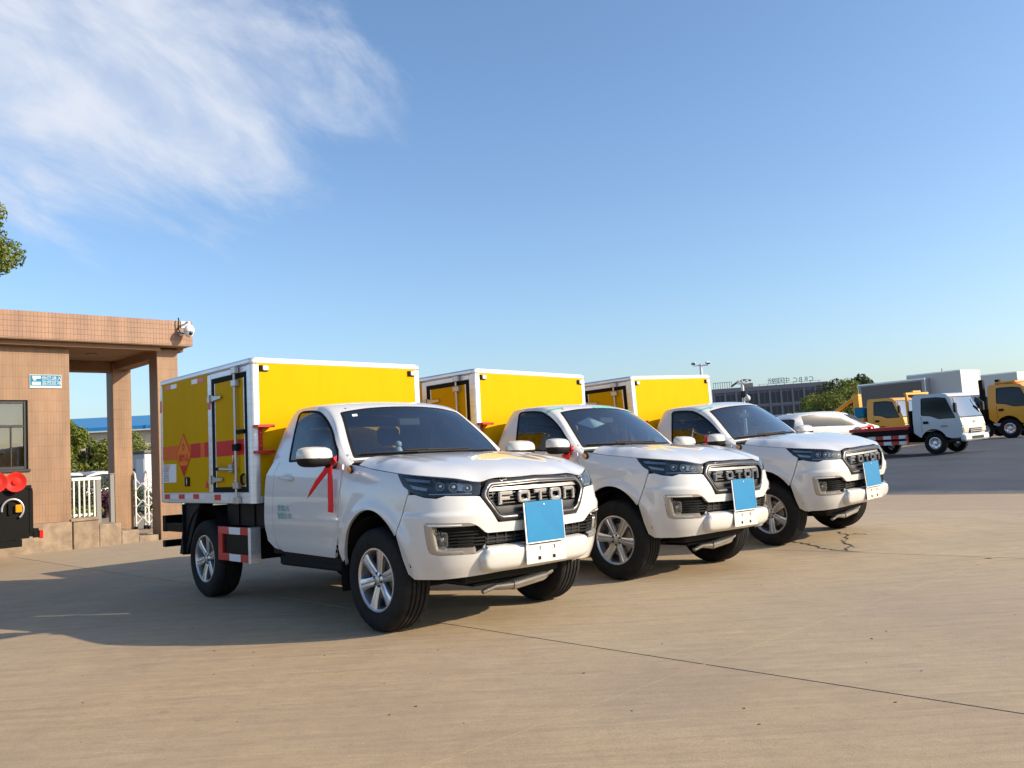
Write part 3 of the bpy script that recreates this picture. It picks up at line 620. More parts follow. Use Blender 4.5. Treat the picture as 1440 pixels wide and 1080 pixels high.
    # roof joints
    for s in (): MB().tube([tuple(Gs([(u, s*2.05)])[0] + [0, 0, .001]) for u in np.linspace(3.1, 7.0, 16)], .006, 6).build('roof_moulding', 'satin_silver' if 0 else 'white_trim', T)
    # rear wall of the cab with its window
    rp = [tuple(p[[1, 2]]) for p in Gs(np.c_[np.full(25, 7.95), np.linspace(-6, 6, 25)])]
    rp = [rp[0], ] + rp[1:-1] + [rp[-1], (rp[-1][0], .62), (rp[0][0], .62)]
    panel('rear_wall', rp, lambda P: np.c_[-1.745 + .085*sstep(1.2, 1.72, P[:, 1]), P], WP, T, res=.08, holes=[rounded([(-.55, 1.30), (.55, 1.30), (.52, 1.62), (-.52, 1.62)], .05, 3)], thick=.03)
    panel('rear_window', rounded([(-.552, 1.298), (.552, 1.298), (.522, 1.622), (-.522, 1.622)], .05, 3), lambda P: np.c_[-1.752 + .085*sstep(1.2, 1.72, P[:, 1]), P], 'side_glass', T, res=.1, thick=0)
    # wipers, cowl
    cp = [(-.30, -.86), (-.30, .86), (-.46, .80), (-.37, .42), (-.335, 0), (-.37, -.42), (-.46, -.80)]
    panel('cowl', cp, lambda P: np.c_[P, 1.262 + .02*(1 - (P[:, 1]/.86)**2)], 'black_plastic', T, res=.06, thick=.01, ref=(0, 0, 0))
    for (wa, wb) in (((.14, .55), (.16, -1.6)), ((.14, -.75), (.20, 1.75))):
        pts = [tuple(Gs([(wa[0]*(1-t) + wb[0]*t + .16*math.sin(math.pi*t)*0, wa[1]*(1-t) + wb[1]*t)])[0] + [.014, 0, .016]) for t in np.linspace(0, 1, 9)]
        w = MB().tube(pts, .008, 6).build('wiper', 'black_plastic', T); MB().tube([tuple(np.array(p) + [-.004, 0, .014]) for p in pts[1:6]], .009, 6).build('wiper_arm', 'black_plastic', w)
    # ---------------- interior
    bx('cab_floor', 'under_dark', T, (-1.72, -.86, .50), (-.42, .86, .60), .0)
    m = MB().prism([(1.20, -.50), (1.285, -.52), (1.275, -.66), (1.20, -.82), (1.0, -.80), (.60, -.62), (.60, -.50)], 1, -.84, .84); m.build('dashboard', 'dash', T)
    m = MB(); c = Vector((-.90, .40, 1.17)); ax = Vector((-.82, 0, .57)).normalized(); e1 = Vector((0, 1, 0)); e2 = ax.cross(e1)
    stw = empty('steering_wheel', (0, 0, 0)); stw.parent = T
    MB().tube([c + (e1*math.cos(a) + e2*math.sin(a))*.185 for a in np.linspace(0, 2*math.pi, 28)[:-1]], .016, 8, closed=True).build('rim', 'dash', stw, 60)
    MB().tube([c - e1*.17, c, c + e1*.17], .018, 8).tube([c - e2*.17, c], .018, 8).tube([c - ax*.02, c + Vector((.25, 0, -.14))], .03, 8).build('spokes', 'dash', stw, 60)
    for y in (-.40, .40):
        st = empty('seat', (-1.28, y, .6)); st.parent = T
        MB().box((-.22, -.25, .0), (.28, .25, .28), .05).build('cushion', 'seat', st); m = MB(); m.M = Matrix.Translation((-.26, 0, .22)) @ Matrix.Rotation(R_(-14), 4, 'Y'); m.box((-.07, -.25, 0), (.07, .25, .60), .05).build('backrest', 'seat', st)
        m = MB(); m.M = Matrix.Translation((-.40, 0, .83)) @ Matrix.Rotation(R_(-10), 4, 'Y'); m.box((-.05, -.13, 0), (.05, .13, .19), .04).build('headrest', 'seat', st)
    mi = Gs([(2.45, 0)])[0]; MB().cbox(tuple(mi + [-.07, 0, -.08]), (.03, .24, .07), .012).build('rear_view_mirror', 'dash', T)
    m = MB(); m.tube([(-1.38, -.70, 1.60), (-1.30, -.62, 1.25), (-1.25, -.30, .95)], .018, 6).tube([(-1.38, .70, 1.60), (-1.30, .62, 1.25), (-1.25, .30, .95)], .018, 6).build('seat_belt', 'belt', T)
    MB().cbox((-1.25, 0, 1.735), (.7, 1.15, .02), .005).build('headliner', 'headliner', T)
    # ---------------- underside
    bx('bonnet_light_block', 'under_dark', T, (-.45, -.62, .42), (.66, .62, 1.0), 0)  # solid dark box added under the bonnet to block light
    for s in (-1, 1): bx('frame_rail', 'under_dark', T, (-4.10, s*.42 - .04, .55), (.70, s*.42 + .04, .69), .005)
    MB().tube([(-3.103, -.72, .385), (-3.103, .72, .385)], .045, 12).ball((-3.103, .05, .385), (.17, .15, .16)).build('rear_axle', 'under_dark', T)
    for s in (-1, 1):
        MB().tube([(-3.80, s*.50, .60), (-3.45, s*.50, .46), (-3.10, s*.50, .42), (-2.75, s*.50, .46), (-2.45, s*.50, .60)], .03, 6).build('leaf_spring', 'under_dark', T)
        MB().tube([(0, s*.34, .36), (0, s*.70, .385)], .045, 10).tube([(.18, s*.32, .33), (0, s*.68, .30), (-.22, s*.32, .33)], .028, 6).build('front_arm', 'under_dark', T)
    bx('front_crossmember', 'under_dark', T, (.30, -.50, .33), (.52, .50, .47), .02)
    MB().tube([(.46, -.27, .245), (.46, -.14, .272), (.46, .03, .262)], [.018, .022, .034], 12).tube([(.46, .03, .262), (.46, .36, .292), (.46, .40, .296)], [.042, .042, .03], 14).tube([(.46, .40, .298), (.46, .47, .32)], [.022, .022], 10).build('steering_rod', 'under_metal', T, 50)
    bx('skid_plate', 'under_dark', T, (.02, -.34, .29), (.44, .34, .31), .005); bx('gearbox', 'under_dark', T, (-1.5, -.20, .36), (-.2, .20, .6), .04)
    MB().tube([(-3.0, 0, .40), (-1.4, 0, .45)], .035, 10).tube([(-2.9, .30, .45), (-1.2, .28, .40), (-.5, .3, .42)], .04, 10).build('drive_shaft', 'under_dark', T)
    for s in (-1, 1):
        bx('side_step_brace', 'under_dark', T, (-1.62, s*.55, .40), (-.50, s*.86, .49), .02)
        # skirt under the box, arch plates and mud flap
        bx('box_skirt', 'black_paint', T, (-2.72, s*.80, .725), (-1.80, s*.84, .948), .003)
        for x in (-2.45, -2.12): bx('skirt_rib', 'black_paint', T, (x - .012, s*.8405, .73), (x + .012, s*.852, .945), .002)
        m = MB(); P = [(-3.103 + .50*math.cos(t), .385 + .53*math.sin(t)) for t in np.linspace(R_(18), R_(165), 16)]
        vs = []; fs = []
        for x, z in P: vs += [(x, s*.62, min(z, .93)), (x, s*.915, min(z, .93))]
        fs = [(2*i, 2*i+1, 2*i+3, 2*i+2) for i in range(15)]; m.add(vs, fs).build('rear_mudguard', 'black_plastic', T)
        m = MB(); m.box((-3.635, s*.60, .40), (-3.62, s*.93, .93)); m.build('x', 'black_rubber', T).name = 'mud_flap'
        m = MB().prism([(.40, -3.79), (.40, -3.60), (.94, -3.24), (.94, -3.62)], 1, s*.86, s*.90); m.build('mudguard_cheek', 'black_plastic', T)
    # rear protection
    bx('rear_underrun', 'black_paint', T, (-4.26, -.905, .455), (-4.18, .905, .528), .004); bx('tail_panel', 'black_paint', T, (-4.26, -.905, .625), (-4.17, .905, .80), .004)
    for y in (-.45, .45): bx('underrun_stay', 'black_paint', T, (-4.175, y - .03, .47), (-4.11, y + .03, .948), .003)
    bx('tail_stay', 'black_paint', T, (-4.168, -.90, .63), (-3.70, -.86, .72), .003); bx('tail_stay', 'black_paint', T, (-4.168, .86, .63), (-3.70, .90, .72), .003)
    for s in (-1, 1): tl = bx('tail_lamp', 'red_lens', T, (-4.27, s*.86, .655), (-4.2605, s*.60, .77), .003)
    # side guard: red-white frame with black infill and an aluminium front plate
    for s in (-1, 1):
        sg = empty('side_guard', (0, 0, 0)); sg.parent = T; y0, y1 = s*.905, s*.935
        def strip(x0, x1, z0, z1, m_): bx('guard_tape', m_, sg, (x0, s*.9352, z0), (x1, s*.9372, z1), .0005)
        for z0, z1 in ((.650, .720), (.398, .468)):
            bx('guard_rail', 'red_paint', sg, (-2.735, y0, z0), (-2.040, y1, z1), .003); strip(-2.48, -2.24, z0 + .002, z1 - .002, 'white_tape')
        bx('guard_post', 'red_paint', sg, (-2.735, y0, .4685), (-2.640, y1, .6495), .003); bx('guard_infill', 'black_paint', sg, (-2.639, s*.895, .4685), (-2.04, s*.912, .6495), .002)
        bx('guard_plate', 'alu', sg, (-2.039, s*.85, .392), (-1.99, s*.955, .724), .004); bx('guard_stay', 'black_paint', sg, (-2.5, s*.6, .60), (-2.45, s*.904, .64), .002)
    # fuel tank and battery box between the axles
    bx('fuel_tank', 'black_plastic', T, (-2.58, .50, .44), (-1.60, .84, .70), .04); bx('tool_box', 'black_paint', T, (-2.6, -.84, .42), (-2.06, -.52, .70), .02)
    make_box(T)
    return T
XF, XR, HW, ZB, ZT = -1.886, -4.133, .963, .950, 2.288
def make_box(T):
    C = empty('cargo_box', (0, 0, 0)); C.parent = T; t = .03
    YP = 'yellow_panel'
    bx('front_panel', YP, C, (XF - .03, -HW + .05, ZB + .05), (XF - .004, HW - .05, ZT - .05), .001)
    bx('rear_panel', YP, C, (XR + .004, -HW + .05, ZB + .05), (XR + .03, HW - .05, ZT - .05), .001)
    bx('roof_panel', 'white_trim', C, (XR + .04, -HW + .05, ZT - .03), (XF - .04, HW - .05, ZT - .006), .001)
    bx('floor_frame', 'black_paint', C, (XR + .03, -HW + .06, ZB - .012), (XF - .03, HW - .06, ZB + .06), .001)
    bx('side_panel', YP, C, (XR + .05, HW - .03, ZB + .05), (XF - .05, HW - .006, ZT - .05), .001)
    # right side: panel left of the post, then the door bay
    bx('side_panel', YP, C, (XR + .05, -HW + .006, ZB + .10), (-2.86, -HW + .03, ZT - .05), .001)
    # edge extrusions
    def ext(nm, lo, hi, m_='alu', b=.012): return bx(nm, m_, C, lo, hi, b)
    for y in (-1, 1):
        a, b = (y*HW, y*(HW - .06))
        m = MB(); r = [(XF, y*(HW - .075)), (XF, y*(HW - .03)), (XF - .009, y*(HW - .009)), (XF - .03, y*HW), (XF - .075, y*HW), (XF - .075, y*(HW - .02)), (XF - .02, y*(HW - .075))]
        m.prism(r, 2, ZB - .004, ZT - .065); m.build('corner_post', 'alu' if y < 0 else 'alu', C, 50)
        ext('corner_post', (XR, a, ZB), (XR + .07, b, ZT - .065))
        ext('top_rail', (XR + .001, y*(HW + .001), ZT - .066), (XF - .03, y*(HW - .06), ZT), b=.02); ext('bottom_rail', (XR + .071, y*HW, ZB - .006), (XF - .076, y*(HW - .05), ZB + .105 if y > 0 else ZB + .100), b=.006)
        MB().ball((XF - .035, y*(HW - .035), ZT - .035), .0365, 14, 10).build('corner_cap', 'alu', C, 80)
    ext('top_rail', (XF - .066, -HW + .03, ZT - .066), (XF + .001, HW - .03, ZT + .001), 'white_trim', .02); ext('top_rail', (XR - .001, -HW + .03, ZT - .064), (XR + .06, HW - .03, ZT + .001), 'white_trim', .02)
    ext('bottom_rail', (XF - .06, -HW + .075, ZB - .005), (XF, HW - .075, ZB + .06), 'alu', .006); ext('bottom_rail', (XR, -HW + .07, ZB - .005), (XR + .06, HW - .07, ZB + .09), 'alu', .006)
    ys = -HW
    ext('door_post', (-2.86, ys + .002, ZB + .101), (-2.776, ys + .04, ZT - .067), b=.006)
    ext('door_post', (-1.985, ys + .003, ZB + .101), (-1.962, ys + .04, ZT - .067), b=.004); ext('door_header', (-2.775, ys + .004, 2.168), (-1.986, ys + .04, ZT - .067), b=.004)
    # side door: black gasket frame, yellow leaf
    D = empty('side_door', (0, 0, 0)); D.parent = C
    g0, g1, h0, h1 = -2.774, -1.987, 1.053, 2.166
    MB().ring([(h0, g0), (h0, g1), (h1, g1), (h1, g0)], [(h0 + .045, g0 + .07), (h0 + .045, g1 - .058), (h1 - .045, g1 - .058), (h1 - .045, g0 + .07)], 1, ys + .006, ys + .03).build('door_gasket', 'black_rubber', D, 0)
    bx('door_leaf', YP, D, (g0 + .0705, ys + .010, h0 + .0455), (g1 - .0585, ys + .034, h1 - .0455), .004)
    bx('leaf_edge', 'alu', D, (g0 + .071, ys + .0065, h0 + .046), (g0 + .085, ys + .0098, h1 - .046), .001); bx('leaf_edge', 'alu', D, (g1 - .078, ys + .0065, h0 + .046), (g1 - .059, ys + .0098, h1 - .046), .001)
    MB().tube([(-2.19, ys - .022, .955), (-2.19, ys - .022, 2.215)], .013, 10).build('lock_rod', 'satin_silver', D, 60)
    for z in (.975, 1.115, 1.47, 2.075, 2.195): bx('rod_guide', 'black_rubber' if z == 1.47 else 'satin_silver', D, (-2.235, ys - .040, z - .032), (-2.135, ys + .008 if 1.1 < z < 2.1 else ys + .001, z + .032), .006)
    bx('rod_keeper', 'black_rubber', D, (-2.20, ys - .018, 1.595), (-2.04, ys + .006, 1.632), .004)
    for z in (1.175, 1.972):
        hg = empty('door_hinge', (0, 0, z)); hg.parent = D
        bx('hinge_leaf', 'satin_silver', hg, (-2.845, ys - .012, -.034), (-2.715, ys + .0015, .034), .004); MB().tube([(-2.765, ys - .022, -.04), (-2.765, ys - .022, .04)], .014, 10).build('hinge_pin', 'satin_silver', hg)
        m = MB().prism([(-.026, -2.745), (-.012, -2.52), (.012, -2.52), (.026, -2.745)], 1, ys - .018, ys - .004); m.build('hinge_strap', 'satin_silver', hg)
        bx('hinge_block', 'satin_silver', hg, (-2.66, ys - .0035, -.012), (-2.56, ys + .009, .012), .002)
    hd = empty('door_handle', (0, 0, 0)); hd.parent = D
    MB().tube([(-2.22, ys - .035, 1.262), (-2.42, ys - .045, 1.272), (-2.50, ys - .040, 1.275)], [.012, .014, .016], 8).build('lever', 'satin_silver', hd, 60); bx('lever_grip', 'black_rubber', hd, (-2.635, ys - .055, 1.262), (-2.50, ys - .030, 1.292), .006)
    bx('lever_hasp', 'satin_silver', hd, (-2.35, ys - .028, 1.235), (-2.28, ys + .008, 1.315), .004); bx('warning_sticker', 'white_tape', hd, (-2.33, ys + .0076, 1.33), (-2.27, ys + .0096, 1.40), .0003)
    MB().prism([(1.30, -2.33), (1.30, -2.27), (1.40, -2.30)], 1, ys + .0052, ys + .0072).build('warning_mark', 'ink_red', hd)
    MB().tube([(-2.10, ys + .004, 1.12), (-2.10, ys - .018, 1.14), (-2.10, ys - .018, 1.20), (-2.10, ys + .004, 1.22)], .007, 6).tube([(-2.075, ys + .004, 1.12), (-2.075, ys - .018, 1.14), (-2.075, ys - .018, 1.20), (-2.075, ys + .004, 1.22)], .007, 6).build('vent_clip', 'black_rubber', D)
    # stripe, diamond placard, data sheet
    ST = lambda nm, m_, x0, x1, z0, z1, y, d=.002: bx(nm, m_, C, (x0, y - d, z0), (x1, y, z1), .0003)
    yp = ys + .0058
    ST('stripe', 'orange_stripe', -4.075, -3.30, 1.405, 1.552, yp); ST('stripe', 'red_stripe', -3.2995, -3.06, 1.405, 1.552, yp); ST('stripe', 'orange_stripe', -3.0595, -2.96, 1.405, 1.552, yp); ST('stripe', 'red_stripe', -2.9595, -2.865, 1.405, 1.552, yp)
    bx('stripe', 'red_stripe', D, (g0 + .086, ys + .0078, 1.398), (g1 - .079, ys + .0098, 1.545), .0003)
    dm = empty('hazard_placard', (-3.49, ys + .0025, 1.445)); dm.parent = C
    MB().prism([(-.232, 0), (0, .205), (.232, 0), (0, -.205)], 1, -.002, 0).build('placard_sheet', 'orange_sign', dm, 0)
    MB().ring([(-.222, 0), (0, .196), (.222, 0), (0, -.196)], [(-.212, 0), (0, .187), (.212, 0), (0, -.187)], 1, -.0035, -.0022).build('placard_line', 'red_stripe', dm, 0)
    MB().prism([(-.205, 0), (-.11, .09), (-.11, -.09)], 1, -.0035, -.0022).build('placard_tip', 'red_stripe', dm, 0)
    tx = text_mesh('爆炸品', .085, .0005); o = add_obj('placard_text', tx, dm, ['red_stripe']); o.rotation_euler = (R_(90), 0, 0); o.location = (0, -.003, -.035)
    m = MB()
    for k in range(9):
        a = 2*math.pi*k/9; m.prism([(.085 + .045*math.cos(a) , .045*math.sin(a)), (.085 + .016*math.cos(a+.35), .016*math.sin(a+.35)), (.085 + .016*math.cos(a-.35), .016*math.sin(a-.35))], 1, -.0034 - .00002*k, -.0022)
    m.build('burst_mark', 'red_stripe', dm, 0)
    sh = empty('data_sheet', (-3.885, ys + .0025, 1.26)); sh.parent = C; bx('sheet', 'paper', sh, (-.185, -.001, -.098), (.185, .003, .098), .0003)
    for k in range(7):
        o = add_obj('sheet_text', text_mesh(('危险货物安全标志', '品名爆炸品种类', '编号数量规格', '电话联系方式', '装运注意事项', '车辆安全信息', '检验合格日期')[k], .024, 0, 'LEFT'), sh, ['ink' if k % 3 else 'ink_red']); o.rotation_euler = (R_(90), 0, 0); o.location = (-.165, -.0016, .078 - k*.026)
    bx('vent', 'black_rubber', C, (-3.46, ys - .006, 1.118), (-3.34, ys + .004, 1.212), .004); bx('vent_slat', 'satin_silver', C, (-3.41, ys - .009, 1.13), (-3.39, ys - .0065, 1.20), .001)
    MB().prism([(1.095, -2.955), (1.095, -2.875), (1.175, -2.915)], 1, ys + .0035, ys + .0055).build('warning_sticker', 'red_tape', C, 0)
    # reflective tape
    yr = ys - .0002
    for x0, x1 in ((-4.02, -3.87), (-3.63, -3.47), (-3.25, -3.10)): ST('reflective_tape', 'red_tape', x0, x1, .988, 1.036, yr)
    for x0, x1 in ((-3.87, -3.63), (-3.47, -3.25), (-3.10, -2.94)): ST('reflective_tape', 'white_tape', x0 + .001, x1 - .001, .988, 1.036, yr)
    ST('reflective_tape', 'red_tape', -2.73, -2.58, .975, 1.030, yr); ST('reflective_tape', 'white_tape', -2.579, -2.40, .975, 1.030, yr)
    yt = yp; ST('reflective_tape', 'red_tape', -3.98, -3.82, 2.168, 2.214, yt); ST('reflective_tape', 'white_tape', -3.819, -3.66, 2.168, 2.214, yt)
    ST('reflective_tape', 'white_tape', -3.26, -3.111, 2.166, 2.212, yt); ST('reflective_tape', 'red_tape', -3.11, -2.95, 2.166, 2.212, yt)
    ST('reflective_tape', 'red_tape', -2.852, -2.79, 1.872, 1.950, ys + .0018); ST('reflective_tape', 'red_tape', -4.125, -4.075, 1.93, 2.06, yr)
    # front: marker lamps, extinguisher bracket
    for y in (-.835, .845):
        lm = empty('marker_lamp', (XF - .002, y, 2.188)); lm.parent = C; bx('lamp_base', 'black_rubber', lm, (-.001, -.045, -.028), (.012, .045, .028), .003); bx('lamp_lens', 'white_tape', lm, (.0122, -.018, -.022), (.028, .040, .024), .008)
    fb = empty('extinguisher_bracket', (0, 0, 0)); fb.parent = C
    bx('bracket_plate', 'red_paint', fb, (XF - .003, -.905, 1.425), (XF + .006, -.862, 1.635), .001); bx('bracket_arm', 'red_paint', fb, (XF - .003, -.955, 1.6355), (XF + .10, -.785, 1.660), .002); bx('bracket_arm', 'red_paint', fb, (XF - .003, -.955, 1.398), (XF + .10, -.785, 1.4245), .002)
    for z in (1.47, 1.59): MB().lathe([(0, 0), (0, .006), (.004, .005), (.004, 0)], 8, axis=0, c=(XF + .0061, -.883, z)).build('bolt', 'satin_silver', fb)
# ================================================================== ground
TP = [(-0.429102, 7.14739, -0.827537, 0.000052, -0.009796, 0.003164), (1.56016, 9.108669, -0.796457, -0.017885, -0.017394, -0.004044), (3.693881, 11.183506, -0.816013, 0.014149, 0.031134, -0.009519)]
def TM(t):
    X, Y, a, z, ro, pi = t
    return Matrix.Translation((X, Y, z)) @ Matrix.Rotation(a, 4, 'Z') @ Matrix.Rotation(pi, 4, 'Y') @ Matrix.Rotation(ro, 4, 'X')
EU = np.array([.717, .697]); EV = np.array([.697, -.717])
def uv(x, y): return x*EU[0] + y*EU[1], x*EV[0] + y*EV[1]
def xy(u, v): return EU*u + EV*v
def ramp(u): u = np.asarray(u, float); return .026*np.where(u < 15, 0, np.where(u < 19, (u-15)**2/8, np.where(u < 42, u-17, 25 + 2*(1-np.exp(-(u-42)/2)))))
_cp3 = [np.array(TM(t) @ Vector((x, y, 0))) for t in TP for x in (0, -3.103) for y in (-.80, .80)]
_an = [(x, y) for x in np.arange(-14, 15, 4.) for y in np.arange(-4, 26, 4.) if min(math.hypot(x-p[0], y-p[1]) for p in _cp3) > 3.6]
_gp = np.array([p[:2] for p in _cp3] + _an); _gv = np.array([p[2] - float(ramp(uv(p[0], p[1])[0])) for p in _cp3] + [0]*len(_an))
_gt = tps(_gp, _gv, 1e-5)
def gz(x, y):
    x, y = np.atleast_1d(np.asarray(x, float)), np.atleast_1d(np.asarray(y, float)); Q = np.c_[np.clip(x, -14, 14), np.clip(y, -4, 24)]
    w = sstep(19, 13, np.abs(x))*sstep(26, 21, y)*sstep(-8, -3, y); return _gt(Q)*w + ramp(uv(x, y)[0])
def g1(x, y): return float(gz(x, y)[0])
def on_ground(px, py):
    r = ray(px, py); z = 0.
    for _ in range(30):
        k = (z - CO[2])/r[2]; p = CO + r*k; z = .5*z + .5*g1(p[0], p[1])
    return np.array([p[0], p[1], z])
def depth_ground(px, d):
    """ground point in the direction of image column px at distance d along the view axis (height from the ground itself)"""
    p = CO.copy()
    for py in np.linspace(560, 1079, 1):
        pass
    z = 0.
    for _ in range(20):
        # solve for py such that the ray at depth d lies on the ground
        a = CO + (CR*(px-720)/FPX + CF)*d; k = (z - a[2])/CU[2]; p = a + CU*k; z = g1(p[0], p[1])
    return np.array([p[0], p[1], z])
# concrete: warm grey-tan, brushed streaks, dust, oil marks
def concrete(name, tint=(1, 1, 1), dark=1.0):
    m = mat(name, (.36, .28, .18), .88); nt, b = nodes(m); geo = N(nt, 'ShaderNodeNewGeometry'); src = geo.outputs['Position']
    rot = N(nt, 'ShaderNodeMapping', inp={'Rotation': (0, 0, R_(46))}); L(nt, src, rot.inputs[0]); src2 = rot.outputs[0]
    def noise(scale, detail, rough=.6, st=None, s=None, dist=0):
        v = s or src
        if st: mp = N(nt, 'ShaderNodeMapping', inp={'Scale': st}); L(nt, v, mp.inputs[0]); v = mp.outputs[0]
        n = N(nt, 'ShaderNodeTexNoise', inp={'Scale': scale, 'Detail': detail, 'Roughness': rough, 'Distortion': dist}); L(nt, v, n.inputs['Vector']); return n.outputs['Fac']
    def rng(v, a, c, d, e): n = N(nt, 'ShaderNodeMapRange', inp={'From Min': a, 'From Max': c, 'To Min': d, 'To Max': e}); L(nt, v, n.inputs[0]); return n.outputs[0]
    def mul(a, c): n = N(nt, 'ShaderNodeMath', operation='MULTIPLY'); L(nt, a, n.inputs[0]); L(nt, c, n.inputs[1]); return n.outputs[0]
    def mixc(f, a, c):
        x = N(nt, 'ShaderNodeMix', data_type='RGBA'); L(nt, f, x.inputs[0])
        for i, v in ((6, a), (7, c)):
            if hasattr(v, 'links'): L(nt, v, x.inputs[i])
            else: x.inputs[i].default_value = (*v, 1)
        return x.outputs[2]
    t = lambda c: tuple(a*q*dark for a, q in zip(c, tint))
    col = mixc(rng(noise(.35, 5, .55), .35, .65, 0, 1), t((.345, .262, .162)), t((.395, .302, .188)))
    col = mixc(rng(noise(1.7, 6, .65, (1, .32, 1), dist=.4), .44, .72, 0, .45), col, t((.265, .200, .138)))       # worn streaks
    col = mixc(rng(noise(2.6, 7, .7, (1, 4.5, 1), src2), .46, .70, 0, .35), col, t((.435, .338, .222)))            # brushed light bands
    col = mixc(rng(noise(2.4, 6, .6, (4.2, .8, 1)), .50, .75, 0, .40), col, t((.265, .202, .138)))
    col = mixc(rng(noise(9, 4, .6), .62, .72, 0, .45), col, t((.20, .155, .11)))                                     # dirt spots
    col = mixc(rng(noise(38, 2), .70, .78, 0, .55), col, t((.15, .115, .085)))
    col = mixc(rng(noise(.16, 4, .5), .42, .62, 0, .8), col, t((.335, .275, .205)))                                  # greyer areas
    col = mixc(rng(noise(5.5, 9, .72, (.22, 1.9, 1), dist=.3), .45, .70, 0, .62), col, t((.235, .182, .130)))        # fine dark streaks
    col = mixc(rng(noise(7.5, 9, .72, (.25, 2.2, 1), dist=.2), .52, .74, 0, .55), col, t((.475, .385, .27)))         # fine pale streaks
    col = mixc(rng(noise(14, 6, .7), .58, .70, 0, .45), col, t((.23, .18, .13)))
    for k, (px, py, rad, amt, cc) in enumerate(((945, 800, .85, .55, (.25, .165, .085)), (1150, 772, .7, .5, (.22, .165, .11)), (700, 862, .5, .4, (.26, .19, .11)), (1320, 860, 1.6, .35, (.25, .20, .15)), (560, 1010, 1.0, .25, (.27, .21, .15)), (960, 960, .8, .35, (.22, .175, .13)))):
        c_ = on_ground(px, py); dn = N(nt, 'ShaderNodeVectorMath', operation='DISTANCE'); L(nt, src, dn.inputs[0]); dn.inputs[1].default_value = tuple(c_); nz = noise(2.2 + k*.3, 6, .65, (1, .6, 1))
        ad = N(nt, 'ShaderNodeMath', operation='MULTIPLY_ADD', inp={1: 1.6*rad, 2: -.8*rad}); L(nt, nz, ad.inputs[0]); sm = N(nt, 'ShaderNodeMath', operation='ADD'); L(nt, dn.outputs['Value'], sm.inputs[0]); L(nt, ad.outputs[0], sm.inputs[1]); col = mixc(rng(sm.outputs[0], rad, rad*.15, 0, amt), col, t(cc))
    grain = rng(noise(160, 3, .7), .25, .75, .74, 1.22)
    hs = N(nt, 'ShaderNodeMix', data_type='RGBA', blend_type='MULTIPLY', inp={0: 1.0}); L(nt, col, hs.inputs[6]); L(nt, grain, hs.inputs[7]); L(nt, hs.outputs[2], b.inputs['Base Color'])
    L(nt, rng(noise(3, 5), .3, .7, .72, .95), b.inputs['Roughness'])
    bm = N(nt, 'ShaderNodeBump', inp={'Strength': .35, 'Distance': .004}); L(nt, noise(70, 5, .7), bm.inputs['Height']); bm2 = N(nt, 'ShaderNodeBump', inp={'Strength': .22, 'Distance': .02}); L(nt, noise(5, 5, .6, (1, 2.2, 1)), bm2.inputs['Height']); L(nt, bm.outputs[0], bm2.inputs['Normal']); L(nt, bm2.outputs[0], b.inputs['Normal']); return m
concrete('concrete', (1.02, 1, .95), 1.05); concrete('concrete_b', (1.04, .99, .93), 1.0); concrete('concrete_c', (1.0, 1.0, .99), 1.09); concrete('joint_dirt', (1, .97, .92), .30); concrete('joint_fill', (1, .97, .93), .92); concrete('earth', (.9, .95, .95), .85)
m = mat('asphalt', (.05, .05, .055), .85); noise_col(m, (.018, .026, .041), (.040, .050, .070), .6, 8, .35, .7, rough=(.7, .95), bump=.3, bscale=90, dist=.004)
nt, b_ = nodes(m); old = b_.inputs['Base Color'].links[0].from_socket; ge = N(nt, 'ShaderNodeNewGeometry'); dt = N(nt, 'ShaderNodeVectorMath', operation='DOT_PRODUCT'); L(nt, ge.outputs['Position'], dt.inputs[0]); dt.inputs[1].default_value = (EU[0], EU[1], 0)
nz = N(nt, 'ShaderNodeTexNoise', inp={'Scale': 1.6, 'Detail': 8, 'Roughness': .7}); L(nt, ge.outputs['Position'], nz.inputs['Vector']); ad = N(nt, 'ShaderNodeMath', operation='MULTIPLY_ADD', inp={1: 2.4, 2: -1.2}); L(nt, nz.outputs['Fac'], ad.inputs[0]); sm = N(nt, 'ShaderNodeMath', operation='ADD'); L(nt, dt.outputs['Value'], sm.inputs[0]); L(nt, ad.outputs[0], sm.inputs[1])
mr = N(nt, 'ShaderNodeMapRange', inp={'From Min': 17.4, 'From Max': 18.7, 'To Min': .75, 'To Max': 0}); L(nt, sm.outputs[0], mr.inputs[0]); mx = N(nt, 'ShaderNodeMix', data_type='RGBA'); L(nt, mr.outputs[0], mx.inputs[0]); L(nt, old, mx.inputs[6]); mx.inputs[7].default_value = (.24, .20, .155, 1); L(nt, mx.outputs[2], b_.inputs['Base Color'])     # dust washed over the edge
mat('crack', (.035, .028, .022), .95); mat('oil', (.10, .078, .055), .6)
